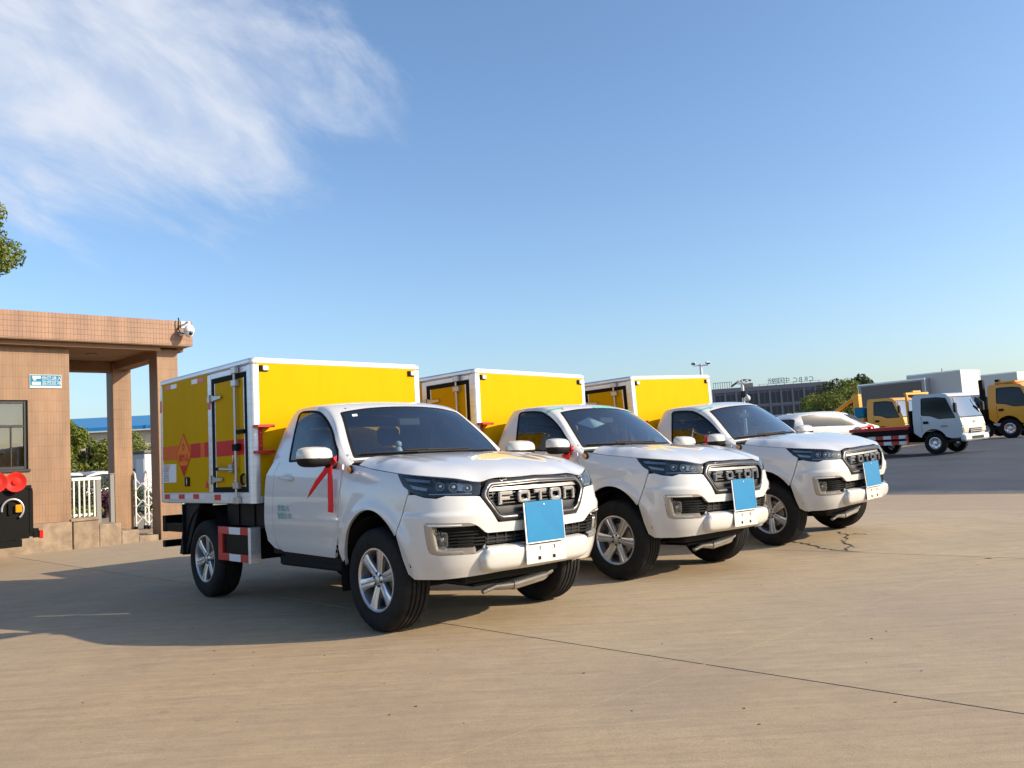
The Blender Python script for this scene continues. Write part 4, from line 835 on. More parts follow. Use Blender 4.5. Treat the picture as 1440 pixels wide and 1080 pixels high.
def sheet(name, m, us, vs, parent=None, dz=0., skirt=0.):
    U, V = np.meshgrid(us, vs, indexing='ij'); X = U*EU[0] + V*EV[0]; Y = U*EU[1] + V*EV[1]; Z = gz(X.ravel(), Y.ravel()).reshape(X.shape) + dz
    nu, nv = X.shape; P = [tuple(p) for p in np.c_[X.ravel(), Y.ravel(), Z.ravel()]]; F = [(i*nv+j, (i+1)*nv+j, (i+1)*nv+j+1, i*nv+j+1) for i in range(nu-1) for j in range(nv-1)]
    if skirt:
        bd = [i*nv for i in range(nu)] + [(nu-1)*nv+j for j in range(1, nv)] + [i*nv+nv-1 for i in range(nu-2, -1, -1)] + [j for j in range(nv-2, 0, -1)]; n0 = len(P)
        P += [(P[k][0], P[k][1], P[k][2] - skirt) for k in bd]; F += [(bd[k], bd[(k+1) % len(bd)], n0 + (k+1) % len(bd), n0 + k) for k in range(len(bd))]
    me = bpy.data.meshes.new(name); me.from_pydata(P, [], F); me.update(); bm = bmesh.new(); bm.from_mesh(me); bmesh.ops.recalc_face_normals(bm, faces=bm.faces); bm.to_mesh(me); bm.free()
    me.shade_smooth(); me.set_sharp_from_angle(angle=R_(40)); return add_obj(name, me, parent, [m])
far = np.r_[-900, -300, -100, np.arange(-50, 61, 2.), 80, 120, 200, 350, 700, 1500]
g = sheet('ground', 'earth', far, np.r_[-1500, -600, -250, -120, np.arange(-60, 61, 2.), 90, 150, 300, 700, 1500], dz=-.03); tag(g, kind='structure')
yard = empty('concrete_yard'); tag(yard, kind='structure')
ju = [-10.67, -5.69, -.71, 4.27, 9.25, 14.23, 17.63]; jv = [-17.40] + [-12.945 + 5*k for k in range(0, 8)]
for i in range(len(ju) - 1):
    for j in range(len(jv) - 1):
        gap = .008; o = sheet('slab', ('concrete', 'concrete_b', 'concrete_c')[(i*2 + j*3) % 3], np.linspace(ju[i] + gap, ju[i+1] - gap, 15), np.linspace(jv[j] + .0015, jv[j+1] - .0015, 15), yard, dz=0., skirt=.028)
for k, u_ in enumerate(ju[1:]): sheet('joint_seal', 'joint_dirt', [u_ - .012, u_ + .012], np.linspace(jv[0], jv[-1], 90), yard, dz=-.005)
for k, v_ in enumerate(jv[1:]): sheet('joint_seal', 'joint_fill', np.linspace(ju[0], ju[-1], 90), [v_ - .012, v_ + .012], yard, dz=-.0012)
o = sheet('asphalt_road', 'asphalt', np.r_[np.arange(17.68, 30, .8), np.arange(30, 75, 3.)], np.r_[np.arange(-16, 60, 3.)], dz=-.008, skirt=.02); tag(o, kind='structure')
# cracks as thin ragged ribbons
def ribbon(name, m, pts, w, dz=.003, jit=.03, parent=None):
    P = []; rs = random.Random(len(pts))
    for a, b in zip(pts[:-1], pts[1:]):
        n = max(2, int(math.dist(a, b)/.06))
        for k in range(n): t = k/n; P.append((a[0]*(1-t) + b[0]*t + rs.uniform(-jit, jit), a[1]*(1-t) + b[1]*t + rs.uniform(-jit, jit)))
    P.append(pts[-1]); vs = []; fs = []
    for i, p in enumerate(P):
        q = np.array(P[min(i+1, len(P)-1)]) - np.array(P[max(i-1, 0)]); q /= np.hypot(*q) + 1e-9; n = np.array([-q[1], q[0]]); h = w*(.35 + .9*rs.random())/2*min(1, .25 + .5*min(i, len(P)-1-i))
        for s in (-1, 1): a = np.array(p) + n*h*s; vs.append((a[0], a[1], g1(*a) + dz))
    fs = [(2*i, 2*i+1, 2*i+3, 2*i+2) for i in range(len(P)-1)]; return MB().add(vs, fs).build(name, m, parent, 0)
G2 = lambda px, py: tuple(on_ground(px, py)[:2])
ribbon('crack', 'crack', [G2(1062, 757), G2(1095, 760), G2(1130, 764), G2(1160, 772), G2(1190, 775), G2(1215, 776)], .035, parent=yard)
ribbon('crack', 'crack', [G2(1176, 748), G2(1192, 753), G2(1186, 762), G2(1196, 768), G2(1188, 775)], .03, parent=yard)
ribbon('crack', 'crack', [G2(1192, 753), G2(1205, 750), G2(1218, 752)], .022, parent=yard); ribbon('crack', 'crack', [G2(1196, 768), G2(1210, 770)], .02, parent=yard)
ribbon('crack', 'crack', [G2(1384, 786), G2(1396, 785)], .05, parent=yard, jit=.01)
# bits of grit and dry leaf lying on the slabs
rs = random.Random(3)
for k in range(46):
    px, py = rs.uniform(20, 1430), rs.uniform(770, 1075); p = on_ground(px, py); r = rs.uniform(.003, .007)
    if k > 24 and py < 880: continue
    m = MB(); n = rs.randint(4, 6); top = [(p[0] + r*rs.uniform(.6, 1.4)*math.cos(a), p[1] + r*rs.uniform(.6, 1.4)*math.sin(a)) for a in np.linspace(0, 2*math.pi, n+1)[:-1]]
    m.prism(top, 2, p[2] - .002, p[2] + r*.5); m.build('grit', ('crack', 'oil', 'joint_dirt')[k % 3], yard, 0)
# ================================================================== gatehouse on the left (frame: e along the facade, n out of it)
BE, BN = EU, EV
def W3(e, n, z): p = BE*e + BN*n; return (p[0], p[1], z)
BM = Matrix(((BE[0], BN[0], 0, 0), (BE[1], BN[1], 0, 0), (0, 0, 1, 0), (0, 0, 0, 1)))     # (e, n, z) -> world  (left-handed pair: faces are recalculated)
def bb(name, m, parent, lo, hi, b=.004):
    mb = MB(); mb.M = BM; mb.box(lo, hi, b); return mb.build(name, m, parent)
def tiles(name, c1, c2, grout, tw, th, vert=True):
    m = mat(name, c1, .55); nt, b = nodes(m); geo = N(nt, 'ShaderNodeNewGeometry'); src = geo.outputs['Position']
    d1 = N(nt, 'ShaderNodeVectorMath', operation='DOT_PRODUCT'); L(nt, src, d1.inputs[0]); d1.inputs[1].default_value = (EU[0], EU[1], 0)
    d2 = N(nt, 'ShaderNodeVectorMath', operation='DOT_PRODUCT'); L(nt, src, d2.inputs[0]); d2.inputs[1].default_value = (EV[0], EV[1], 0)
    ad = N(nt, 'ShaderNodeMath', operation='ADD'); L(nt, d1.outputs['Value'], ad.inputs[0]); L(nt, d2.outputs['Value'], ad.inputs[1]); sp = N(nt, 'ShaderNodeSeparateXYZ'); L(nt, src, sp.inputs[0])
    cm = N(nt, 'ShaderNodeCombineXYZ'); L(nt, ad.outputs[0], cm.inputs[0]); L(nt, sp.outputs[2], cm.inputs[1])
    br = N(nt, 'ShaderNodeTexBrick', offset=0.0, inp={'Scale': 1, 'Brick Width': tw, 'Row Height': th, 'Mortar Size': .004, 'Mortar Smooth': .2, 'Color1': (*c1, 1), 'Color2': (*c2, 1), 'Mortar': (*grout, 1), 'Bias': -.1}); L(nt, cm.outputs[0], br.inputs['Vector'])
    n = N(nt, 'ShaderNodeTexNoise', inp={'Scale': 1.3, 'Detail': 6}); mp = N(nt, 'ShaderNodeMapping', inp={'Scale': (3, 3, .6)}); L(nt, src, mp.inputs[0]); L(nt, mp.outputs[0], n.inputs['Vector'])
    r = N(nt, 'ShaderNodeMapRange', inp={'From Min': .3, 'From Max': .7, 'To Min': .74, 'To Max': 1.14}); L(nt, n.outputs[0], r.inputs[0])
    x = N(nt, 'ShaderNodeMix', data_type='RGBA', blend_type='MULTIPLY', inp={0: 1.0}); L(nt, br.outputs[0], x.inputs[6]); L(nt, r.outputs[0], x.inputs[7]); L(nt, x.outputs[2], b.inputs['Base Color'])
    bm = N(nt, 'ShaderNodeBump', invert=True, inp={'Strength': .6, 'Distance': .004}); L(nt, br.outputs['Fac'], bm.inputs['Height']); L(nt, bm.outputs[0], b.inputs['Normal']); return m
tiles('fascia_tile', (.285, .158, .096), (.262, .143, .086), (.165, .090, .060), .062, .098); tiles('wall_tile', (.268, .155, .086), (.250, .143, .078), (.235, .138, .080), .052, .215)
mat('render', (.55, .36, .22), .9); noise_col(MAT['render'], (.24, .145, .088), (.28, .17, .10), 4, bump=.2)
mat('plinth', (.40, .31, .22), .9); noise_col(MAT['plinth'], (.20, .15, .105), (.33, .25, .175), 5, 8, bump=.5, bscale=40)
mat('soffit', (.40, .26, .17), .9); noise_col(MAT['soffit'], (.27, .18, .12), (.34, .23, .15), 2)
mat('post_grey', (.20, .20, .20), .6); mat('win_frame', (.018, .018, .02), .45); glass('pane', (.72, .74, .72), 1.5, 0, .05); mat('curtain', (.75, .75, .72), .8); mat('room_dark', (.05, .045, .04), .9)
GH = empty('gatehouse', W3(5.36, -17.6, 0)); tag(GH, 'tan tiled gatehouse with flat roof and open corner porch', 'building')
GH_inv = GH.matrix_basis.inverted()
def gb(name, m, lo, hi, b=.006, parent=None):
    mb = MB(); mb.M = Matrix.Translation(W3(-5.36, 17.6, 0)) @ BM; mb.box(lo, hi, b); return mb.build(name, m, parent or GH)
WV = -17.6; we0, we1 = 2.2, 5.36; wt = .24
wn0, wn1, wz0, wz1 = 3.05, 4.64, 1.53, 2.80
# facade wall round the window opening
gb('wall', 'wall_tile', (we0, WV - wt, .52), (wn0, WV, 3.80), .0); gb('wall', 'wall_tile', (wn1, WV - wt, .52), (we1, WV, 3.80), .0)
gb('wall', 'wall_tile', (wn0, WV - wt, .52), (wn1, WV, wz0), .0); gb('wall', 'wall_tile', (wn0, WV - wt, wz1), (wn1, WV, 3.80), .0)
gb('wall', 'wall_tile', (we1 - .24, -20.2, .30), (we1 - .001, WV - wt, 3.80), 0); gb('wall', 'render', (we0, -20.4, .30), (we1 - .002, -20.2, 3.80), 0)
gb('wall', 'render', (we0 - .2, -20.4, .0), (we0, WV, 3.80), 0); gb('room_floor', 'room_dark', (we0, -20.2, .3), (we1 - .24, WV - wt, .5), 0)
win = empty('window', (0, 0, 0)); win.parent = GH
for lo, hi in (((wn0, WV - .10, wz0), (wn0 + .06, WV - .04, wz1)), ((wn1 - .06, WV - .10, wz0), (wn1, WV - .04, wz1)), ((wn0 + .06, WV - .10, wz0), (wn1 - .06, WV - .04, wz0 + .06)), ((wn0 + .06, WV - .10, wz1 - .06), (wn1 - .06, WV - .04, wz1)), ((wn0 + .06, WV - .095, 2.30), (wn1 - .06, WV - .045, 2.345)), ((3.83, WV - .095, wz0 + .06), (3.87, WV - .045, 2.30)), ((4.36, WV - .09, wz0 + .06), (4.385, WV - .05, 2.30))): gb('window_frame', 'win_frame', lo, hi, .004, win)
gb('pane', 'pane', (wn0 + .05, WV - .075, wz0 + .05), (wn1 - .05, WV - .07, 2.305), 0, win); gb('pane', 'pane', (wn0 + .05, WV - .074, 2.34), (wn1 - .05, WV - .069, wz1 - .05), 0, win)
gb('blind', 'curtain', (wn0 + .02, WV - .20, 2.02), (wn1 - .02, WV - .19, wz1 - .01), 0, win); gb('inner_screen', 'post_grey', (wn0 + .02, WV - .22, wz0), (wn1 - .02, WV - .21, 2.03), 0, win); gb('window_sill', 'win_frame', (wn0 - .03, WV - .03, wz0 - .045), (wn1 + .03, WV + .035, wz0 - .001), .004, win)
# plinth and stepped kerb
gb('plinth', 'plinth', (we0, WV - .28, -.05), (5.362, WV + .02, .515), .01); gb('plinth_cap', 'plinth', (5.34, WV - .5, .50), (5.86, WV + .035, .555), .006)
gb('step_block', 'plinth', (5.385, WV - .9, -.05), (5.85, WV + .012, .499), .012); gb('step_block', 'plinth', (5.851, WV - .9, -.05), (6.26, WV + .010, .40), .012); gb('step_block', 'plinth', (6.261, WV - .9, -.05), (6.60, WV + .008, .235), .012); gb('step_block', 'plinth', (6.601, WV - .9, -.05), (6.98, WV + .006, .10), .012)
gb('porch_floor', 'plinth', (5.37, -20.6, -.05), (9.5, WV - .901, .085), .006)
# columns, beams, roof
for (e0, e1, n1, n0, zb) in ((7.03, 7.46, -17.6, -18.02, -.03), (7.0, 7.40, -20.02, -20.42, .086)): gb('column', 'wall_tile', (e0, n0, zb), (e1, n1, 3.86), .006)
gb('beam', 'render', (5.362, -20.40, 3.66), (6.999, -20.06, 3.88), .006); gb('beam', 'render', (7.06, -20.019, 3.70), (7.38, -18.021, 3.90), .006); gb('beam', 'render', (5.362, -17.96, 3.84), (7.029, -17.62, 3.905), .004); gb('beam', 'render', (7.461, -20.4, 3.82), (7.60, -17.62, 3.90), .004)
gb('soffit', 'soffit', (we0 - .35, -20.75, 3.885), (7.60, -17.262, 3.93), .0); gb('fascia_edge', 'render', (we0, -17.60, 3.80), (7.029, -17.40, 3.884), .002)
gb('fascia', 'fascia_tile', (we0 - .4, -17.39, 3.895), (7.64, -17.25, 4.405), .004); gb('fascia', 'fascia_tile', (7.50, -20.8, 3.897), (7.638, -17.391, 4.403), .004); gb('fascia', 'fascia_tile', (we0 - .4, -20.8, 3.896), (7.499, -20.66, 4.404), .004); gb('roof_slab', 'plinth', (we0 - .3, -20.655, 3.935), (7.495, -17.395, 4.25), 0)
MB().lathe([(-.004, .12), (-.02, .11), (-.03, .0)], 20, axis=2).build('ceiling_lamp', 'soffit', GH).location = np.array(W3(6.2, -18.9, 3.884)) - np.array(W3(5.36, -17.6, 0))
# security dome camera on the fascia corner
mat('cam_white', (.78, .78, .76), .35); mat('cam_dark', (.03, .03, .035), .15)
SCm = empty('security_camera', W3(7.47, -17.02, 4.20)); tag(SCm, 'white dome security camera hanging off the gatehouse roof corner', 'security camera')
MB().lathe([(.10, .03), (.085, .055), (.05, .085), (0, .105), (-.02, .107), (-.05, .104)], 20, axis=2).build('camera_body', 'cam_white', SCm, 50); MB().ball((0, 0, -.06), (.088, .088, .105), 18, 12).build('camera_dome', 'cam_white', SCm, 80)
MB().ball((.05, -.045, -.085), (.045, .045, .045), 12, 8).build('camera_lens', 'cam_dark', SCm, 80)
q = np.array(W3(7.47, -17.02, 4.20)); w = lambda e, n, z: tuple(np.array(W3(e, n, z)) - q)
MB().tube([w(7.47, -17.25, 4.33), w(7.47, -17.12, 4.36), w(7.47, -17.02, 4.34), w(7.47, -17.02, 4.29)], .026, 10).build('camera_arm', 'cam_white', SCm, 60); mb = MB(); mb.M = Matrix.Translation(-Vector(q)) @ BM; mb.box((7.40, -17.248, 4.26), (7.54, -17.236, 4.40), .004).build('wall_bracket', 'cam_white', SCm)
MB().tube([w(7.34, -17.22, 4.46), w(7.33, -17.18, 4.40), w(7.32, -17.20, 4.24), w(7.35, -17.16, 4.14), w(7.41, -17.10, 4.12), w(7.44, -17.08, 4.18)], .012, 6).build('camera_cable', 'black_rubber', SCm, 60); mb = MB(); mb.M = Matrix.Translation(-Vector(q)) @ BM; mb.box((7.36, -17.248, 4.10), (7.44, -17.20, 4.18), .004).build('cable_box', 'cam_white', SCm)
# blue notice on the wall
SG = empty('wall_sign', W3(4.945, WV, 3.15)); tag(SG, 'blue and white camera surveillance notice on the tan tiled wall', 'sign')
mat('sign_blue', (.001, .17, .31), .4, spec=.2); mat('sign_white', (.55, .57, .58), .4)
def sgb(nm, m_, lo, hi, b=.001): mb = MB(); mb.M = Matrix.Translation(-Vector(W3(4.945, WV, 3.15))) @ BM; mb.box(lo, hi, b); return mb.build(nm, m_, SG)
sgb('sign_board', 'sign_white', (4.672, WV + .002, 3.025), (5.218, WV + .014, 3.275)); sgb('sign_face', 'sign_blue', (4.682, WV + .0145, 3.068), (5.208, WV + .0165, 3.266))
th = math.atan2(BE[1], BE[0])
for k, tx in enumerate(('你已进入', '监控区域')):
    o = add_obj('sign_text', text_mesh(tx, .086, .0004), SG, ['sign_white']); o.rotation_euler = (R_(90), 0, th); o.location = np.array(W3(5.05, WV + .0172, 3.205 - k*.085)) - np.array(W3(4.945, WV, 3.15))
mb = MB(); mb.M = Matrix.Translation(-Vector(W3(4.945, WV, 3.15))) @ BM; mb.prism([(WV + .017, 3.235), (WV + .0175, 3.235)][:0] or [(0, 0)]*0 or [(WV + .0168, 3.20), (WV + .018, 3.20), (WV + .018, 3.25), (WV + .0168, 3.25)], 0, 4.72, 4.86).prism([(WV + .0168, 3.165), (WV + .0178, 3.165), (WV + .0178, 3.199), (WV + .0168, 3.199)], 0, 4.735, 4.78).prism([(WV + .0168, 3.085), (WV + .0177, 3.085), (WV + .0177, 3.14), (WV + .0168, 3.14)], 0, 4.71, 4.86).build('sign_pictogram', 'sign_white', SG, 0)
# picket fence panel, grey posts
mat('fence_white', (.74, .72, .66), .5); mat('post_grey', (.20, .20, .20), .6); mat('gate_steel', (.74, .73, .70), .3, .35)
FN = empty('picket_fence', W3(6.14, -20.0, .5)); tag(FN, 'short white picket fence panel between the wall and the porch column', 'fence')
def fb(nm, m_, lo, hi, b=.004, root=None, org=(6.14, -20.0, .5)): mb = MB(); mb.M = Matrix.Translation(-Vector(W3(*org))) @ BM; mb.box(lo, hi, b); return mb.build(nm, m_, root or FN)
for e in (6.13, 6.24, 6.34, 6.44, 6.55): fb('picket', 'fence_white', (e, -20.03, .09), (e + .032, -19.998, 1.26))
fb('rail', 'fence_white', (6.10, -20.045, 1.262), (6.70, -19.985, 1.33)); fb('rail', 'fence_white', (6.10, -20.06, .50), (6.70, -20.031, .55)); fb('gate_post', 'post_grey', (6.60, -20.06, .09), (6.70, -19.99, 1.258)); 
GP = empty('gate_post', W3(6.92, -20.0, 0)); tag(GP, 'slim grey steel post standing beside the inner porch column', 'post'); fb('post', 'post_grey', (6.885, -20.03, .086), (6.975, -19.97, 1.36), .006, GP, (6.92, -20.0, 0)); fb('post_cap', 'post_grey', (6.875, -20.04, 1.362), (6.985, -19.96, 1.385), .004, GP, (6.92, -20.0, 0)); fb('base_plate', 'post_grey', (6.86, -20.06, .0855), (6.998, -19.94, .10), .003, GP, (6.92, -20.0, 0))
# retractable scissor gate folded by the column
RG = empty('scissor_gate', W3(7.45, -19.95, .09)); tag(RG, 'white folding scissor gate with hooped posts closed up by the porch', 'gate')
og = np.array(W3(7.45, -19.95, .09)); rel = lambda e, n, z: tuple(np.array(W3(e, n, z)) - og)
hoops = [7.42, 7.70, 7.99, 8.28, 8.57]
for k, e in enumerate(hoops):
    for dn in (0, .26):
        pass
    MB().tube([rel(e, -19.95, .13), rel(e, -19.95, 1.22), rel(e, -19.97, 1.34), rel(e, -20.05, 1.39), rel(e, -20.13, 1.34), rel(e, -20.15, 1.22), rel(e, -20.15, .13)], .022, 8).build('hoop_post', 'gate_steel', RG, 60)
    for n_ in (-19.95, -20.15): MB().lathe([(-.025, 0), (-.025, .045), (.025, .045), (.025, 0)], 14, axis=0).build('castor', 'black_rubber', RG).location = rel(e, n_, .131)
for e0, e1 in zip(hoops[:-1], hoops[1:]):
    for z in (.34, .72, 1.10):
        for n_ in (-19.93, ): m = MB().tube([rel(e0, n_, z - .13), rel((e0+e1)/2, n_ + .01, z + .03), rel(e1, n_, z - .13)], .014, 6); m.build('lattice_bar', 'gate_steel', RG); MB().tube([rel(e0, n_ - .02, z + .13), rel((e0+e1)/2, n_ - .03, z - .03), rel(e1, n_ - .02, z + .13)], .014, 6).build('lattice_bar', 'gate_steel', RG)
# rear of a black sprinkler truck sticking in from the left, parked parallel to the facade
BK = empty('tanker_tail', W3(2.6, -15.5, 0)); tag(BK, 'black rear end of a tank truck with red round nozzles and amber lamp', 'truck'); kb = lambda nm, m_, lo, hi, b=.006: fb(nm, m_, lo, hi, b, BK, (2.6, -15.5, 0))
mat('red_nozzle', (.75, .03, .015), .45); mat('tank_blue', (.05, .06, .08), .4)
krel = lambda e, n, z: tuple(np.array(W3(e, n, z)) - np.array(W3(2.6, -15.5, 0)))
kb('frame_rail', 'black_paint', (-2.2, -15.32, .62), (3.95, -15.20, .86)); kb('frame_rail', 'black_paint', (-2.2, -16.2, .62), (3.95, -16.08, .86)); kb('tail_plate', 'black_paint', (3.96, -16.5, .50), (4.02, -15.02, 1.16)); kb('side_plate', 'black_paint', (3.2, -15.05, .42), (3.955, -15.0, 1.18)); kb('deck', 'black_paint', (2.2, -16.5, 1.181), (4.0, -15.02, 1.24)); kb('lower_bar', 'black_paint', (3.3, -15.09, .30), (3.86, -15.02, .415)); kb('lower_bar', 'black_paint', (3.87, -16.4, .44), (4.10, -15.03, .56)); kb('tank', 'tank_blue', (-2.2, -16.5, 1.245), (2.2, -15.0, 2.6), .3)
MB().tube([krel(3.5, -15.1, 1.24), krel(3.9, -15.1, 1.24), krel(4.02, -15.1, 1.16)], .03, 6).build('edge_tube', 'black_rubber', BK)
for e, z in ((3.76, 1.30), (3.50, 1.31)):
    nz = empty('nozzle', krel(e, -14.93, z)); nz.parent = BK; nz.rotation_euler = (0, 0, math.atan2(BN[1], BN[0]) - .35)
    MB().lathe([(-.10, .05), (-.02, .06), (.03, .150), (.045, .152), (.045, .140), (.005, .075), (.005, .070), (.012, .045), (.012, 0)], 28, axis=0).build('nozzle_flange', 'red_nozzle', nz, 40); MB().lathe([(.010, .045), (.03, .04), (.034, 0)], 16, axis=0).build('nozzle_boss', 'red_nozzle', nz, 40); MB().tube([(-.10, 0, 0), (-.22, 0, 0), (-.26, 0, -.06)], .05, 10).build('nozzle_pipe', 'black_paint', nz)
MB().tube([krel(3.72 + .15*math.cos(a), -14.97, .88 + .16*math.sin(a)) for a in np.linspace(-.9, 3.3, 22)], .017, 8).build('hose_loop', 'satin_silver', BK, 60); kb('lamp_bracket', 'black_paint', (3.66, -14.999, .80), (3.70, -14.97, .98), .003); kb('amber_lamp', 'amber', (3.755, -14.998, .83), (3.845, -14.95, .95), .01); kb('lamp_arm', 'black_paint', (4.02, -15.08, .42), (4.10, -15.02, .50), .003); kb('tail_lamp', 'red_lens', (4.101, -15.10, .40), (4.155, -15.0, .53), .008)
for n_ in (-15.25, -16.25):
    for e in (.9, -1.2):
        w = empty('wheel', krel(e, n_, .5)); w.parent = BK; w.rotation_euler = (0, 0, math.atan2(BE[1], BE[0])); MB().lathe([(-.13, .28), (-.14, .40), (-.12, .48), (-.1, .5), (.1, .5), (.12, .48), (.14, .40), (.13, .28)], 32).build('tyre', 'tyre', w, 40); MB().lathe([(-.12, .28), (-.10, .25), (-.04, .12), (-.05, 0)], 24).build('rim', 'rim', w, 40)
# dry leaves at the foot of the plinth
for k, (px, py) in enumerate(((40, 771), (48, 770), (52, 772), (35, 773))):
    p = on_ground(px, py); a = k*1.3; MB().prism([(p[0] + .07*math.cos(a), p[1] + .07*math.sin(a)), (p[0] + .03*math.cos(a+1.5), p[1] + .03*math.sin(a+1.5)), (p[0] - .07*math.cos(a), p[1] - .07*math.sin(a)), (p[0] - .03*math.cos(a+1.5), p[1] - .03*math.sin(a+1.5))], 2, p[2] + .005, p[2] + .03).build('dry_leaf', 'paper', yard, 0)
# ================================================================== vegetation
def leafmat(name, c1, c2, trans=.25):
    m = mat(name, c1, .6, spec=.3); nt, b = nodes(m); ge = N(nt, 'ShaderNodeNewGeometry'); x = N(nt, 'ShaderNodeMix', data_type='RGBA'); L(nt, ge.outputs['Random Per Island'], x.inputs[0]); x.inputs[6].default_value = (*c1, 1); x.inputs[7].default_value = (*c2, 1); L(nt, x.outputs[2], b.inputs['Base Color'])
    tl = N(nt, 'ShaderNodeBsdfTranslucent'); L(nt, x.outputs[2], tl.inputs[0]); ms = N(nt, 'ShaderNodeMixShader', inp={0: trans}); o = nt.nodes['Material Output']; L(nt, b.outputs[0], ms.inputs[1]); L(nt, tl.outputs[0], ms.inputs[2]); L(nt, ms.outputs[0], o.inputs[0]); return m
leafmat('leaf_mid', (.075, .115, .018), (.19, .22, .030)); leafmat('leaf_dark', (.028, .048, .014), (.065, .088, .022)); leafmat('leaf_light', (.10, .14, .025), (.20, .21, .045)); leafmat('leaf_purple', (.10, .03, .06), (.16, .06, .09))
mat('bark', (.10, .075, .055), .9); noise_col(MAT['bark'], (.07, .05, .04), (.15, .115, .085), 9, stretch=(1, 1, .3))
def leaves(lumps, n, size, rs, flat=.55):
    """leaf-sized faces through the lumps (centre, radius, weight)"""
    c = np.array([l[0] for l in lumps], float); r = np.array([l[1] if hasattr(l[1], '__len__') else (l[1],)*3 for l in lumps], float); w = r.prod(1)**(2/3); k = rs.choice(len(lumps), n, p=w/w.sum())
    d = rs.normal(size=(n, 3)); d /= np.linalg.norm(d, axis=1)[:, None]; rad = rs.uniform(.45, 1.08, n)**.6; p = c[k] + d*r[k]*rad[:, None]
    nn = d + rs.normal(size=(n, 3))*.9; nn[:, 2] += flat; nn /= np.linalg.norm(nn, axis=1)[:, None]; a = np.cross(nn, rs.normal(size=(n, 3))); a /= np.linalg.norm(a, axis=1)[:, None]; b = np.cross(nn, a); s = size*rs.uniform(.6, 1.4, n)[:, None]
    V = np.stack([p - a*s, p + b*s*.45 + nn*s*.12, p + a*s, p - b*s*.45 + nn*s*.12], 1).reshape(-1, 3); F = np.arange(4*n).reshape(n, 4); return V, F
def leaf_obj(name, m, lumps, n, size, rs, parent):
    V, F = leaves(lumps, n, size, rs); me = bpy.data.meshes.new(name); me.from_pydata(V.tolist(), [], F.tolist()); me.update(); return add_obj(name, me, parent, [m])
def make_tree(name, label, base, H, crown, n, size, m, seed, group=None, trunk=.18, cat='tree'):
    """crown: (radius, centre height, squash, number of lumps)"""
    rs = np.random.default_rng(seed); T = empty(name, base); tag(T, label, cat, group); R, hc, sq, nl = crown; lumps = []
    for k in range(nl):
        d = rs.normal(size=3); d /= np.linalg.norm(d); q = rs.uniform(.35, .85); lumps.append((np.array([d[0]*R*q, d[1]*R*q, hc + d[2]*R*sq*q]), R*rs.uniform(.22, .42)*np.array([1, 1, .8])))
    leaf_obj('crown', m, lumps, n, size, rs, T); mb = MB(); top = (0, 0, hc + R*sq*.3)
    mb.tube([(0, 0, -.1), (rs.uniform(-.05, .05), .03, hc*.35), (rs.uniform(-.1, .1), 0, hc*.7), top], [trunk*1.25, trunk, trunk*.75, trunk*.25], 8)
    for c, r in lumps[:6]: mb.tube([(0, 0, hc*.55), tuple(np.array([0, 0, hc*.6])*.5 + c*.5), tuple(c)], [trunk*.45, trunk*.3, trunk*.1], 6)
    mb.build('trunk', 'bark', T, 60); return T
def gpt(px, d): return depth_ground(px, d)
# tall tree at the left edge, behind the gatehouse
p = gpt(-72, 24); make_tree('broadleaf_tree', 'tall green tree rising above the gatehouse roof', tuple(p), 10, (2.0, 8.4, .66, 30), 20000, .07, 'leaf_mid', 11, trunk=.22)
# trees and shrubs seen through the porch
for k, (px, d, H, R, hc, m, lab) in enumerate(((124, 52, 5.2, 1.75, 2.75, 'leaf_light', 'rounded light green tree beyond the porch, beside the warehouse wall'), (92, 48, 6, 1.3, 3.6, 'leaf_mid', 'dark green tree against the gatehouse wall edge beyond the porch'), (150, 56, 5, 1.4, 2.7, 'leaf_light', 'small light green tree behind the inner porch column'), (205, 60, 5, 2.3, 2.9, 'leaf_light', 'low spreading light green tree above the grey booth'))):
    make_tree('tree', lab, tuple(gpt(px, d)), H, (R, hc, .9, 16), 4200, .11, m, 20 + k, 'trees beyond the porch')
def shrub(name, label, base, R, h, n, size, m, seed, group=None):
    rs = np.random.default_rng(seed); T = empty(name, base); tag(T, label, 'shrub', group); l = [(np.array([rs.uniform(-R, R)*.7, rs.uniform(-R, R)*.7, rs.uniform(.25, .75)*h]), np.array([R*.5, R*.5, h*.36])) for _ in range(9)]
    leaf_obj('foliage', m, l, n, size, rs, T); mb = MB()
    for k in range(4): mb.tube([(0, 0, -.05), tuple(l[k][0])], [.03, .01], 5)
    mb.build('stems', 'bark', T); return T
for k, (px, d, R, h, m, lab) in enumerate(((112, 30, .9, 1.25, 'leaf_dark', 'dark clipped shrub behind the white picket fence'), (136, 30, .9, 1.35, 'leaf_dark', 'dark dense shrub showing between the picket fence and the grey post'), (150, 29, .55, .8, 'leaf_purple', 'purple-tinged low shrub beside the grey post'), (118, 27, .5, .45, 'leaf_light', 'bright green low bush seen between the fence pickets'), (205, 30, 1.0, .95, 'leaf_dark', 'dark shrub behind the scissor gate'))):
    shrub('shrub', lab, tuple(gpt(px, d)), R, h, 2200, .05, m, 40 + k, 'shrubs inside the gate')
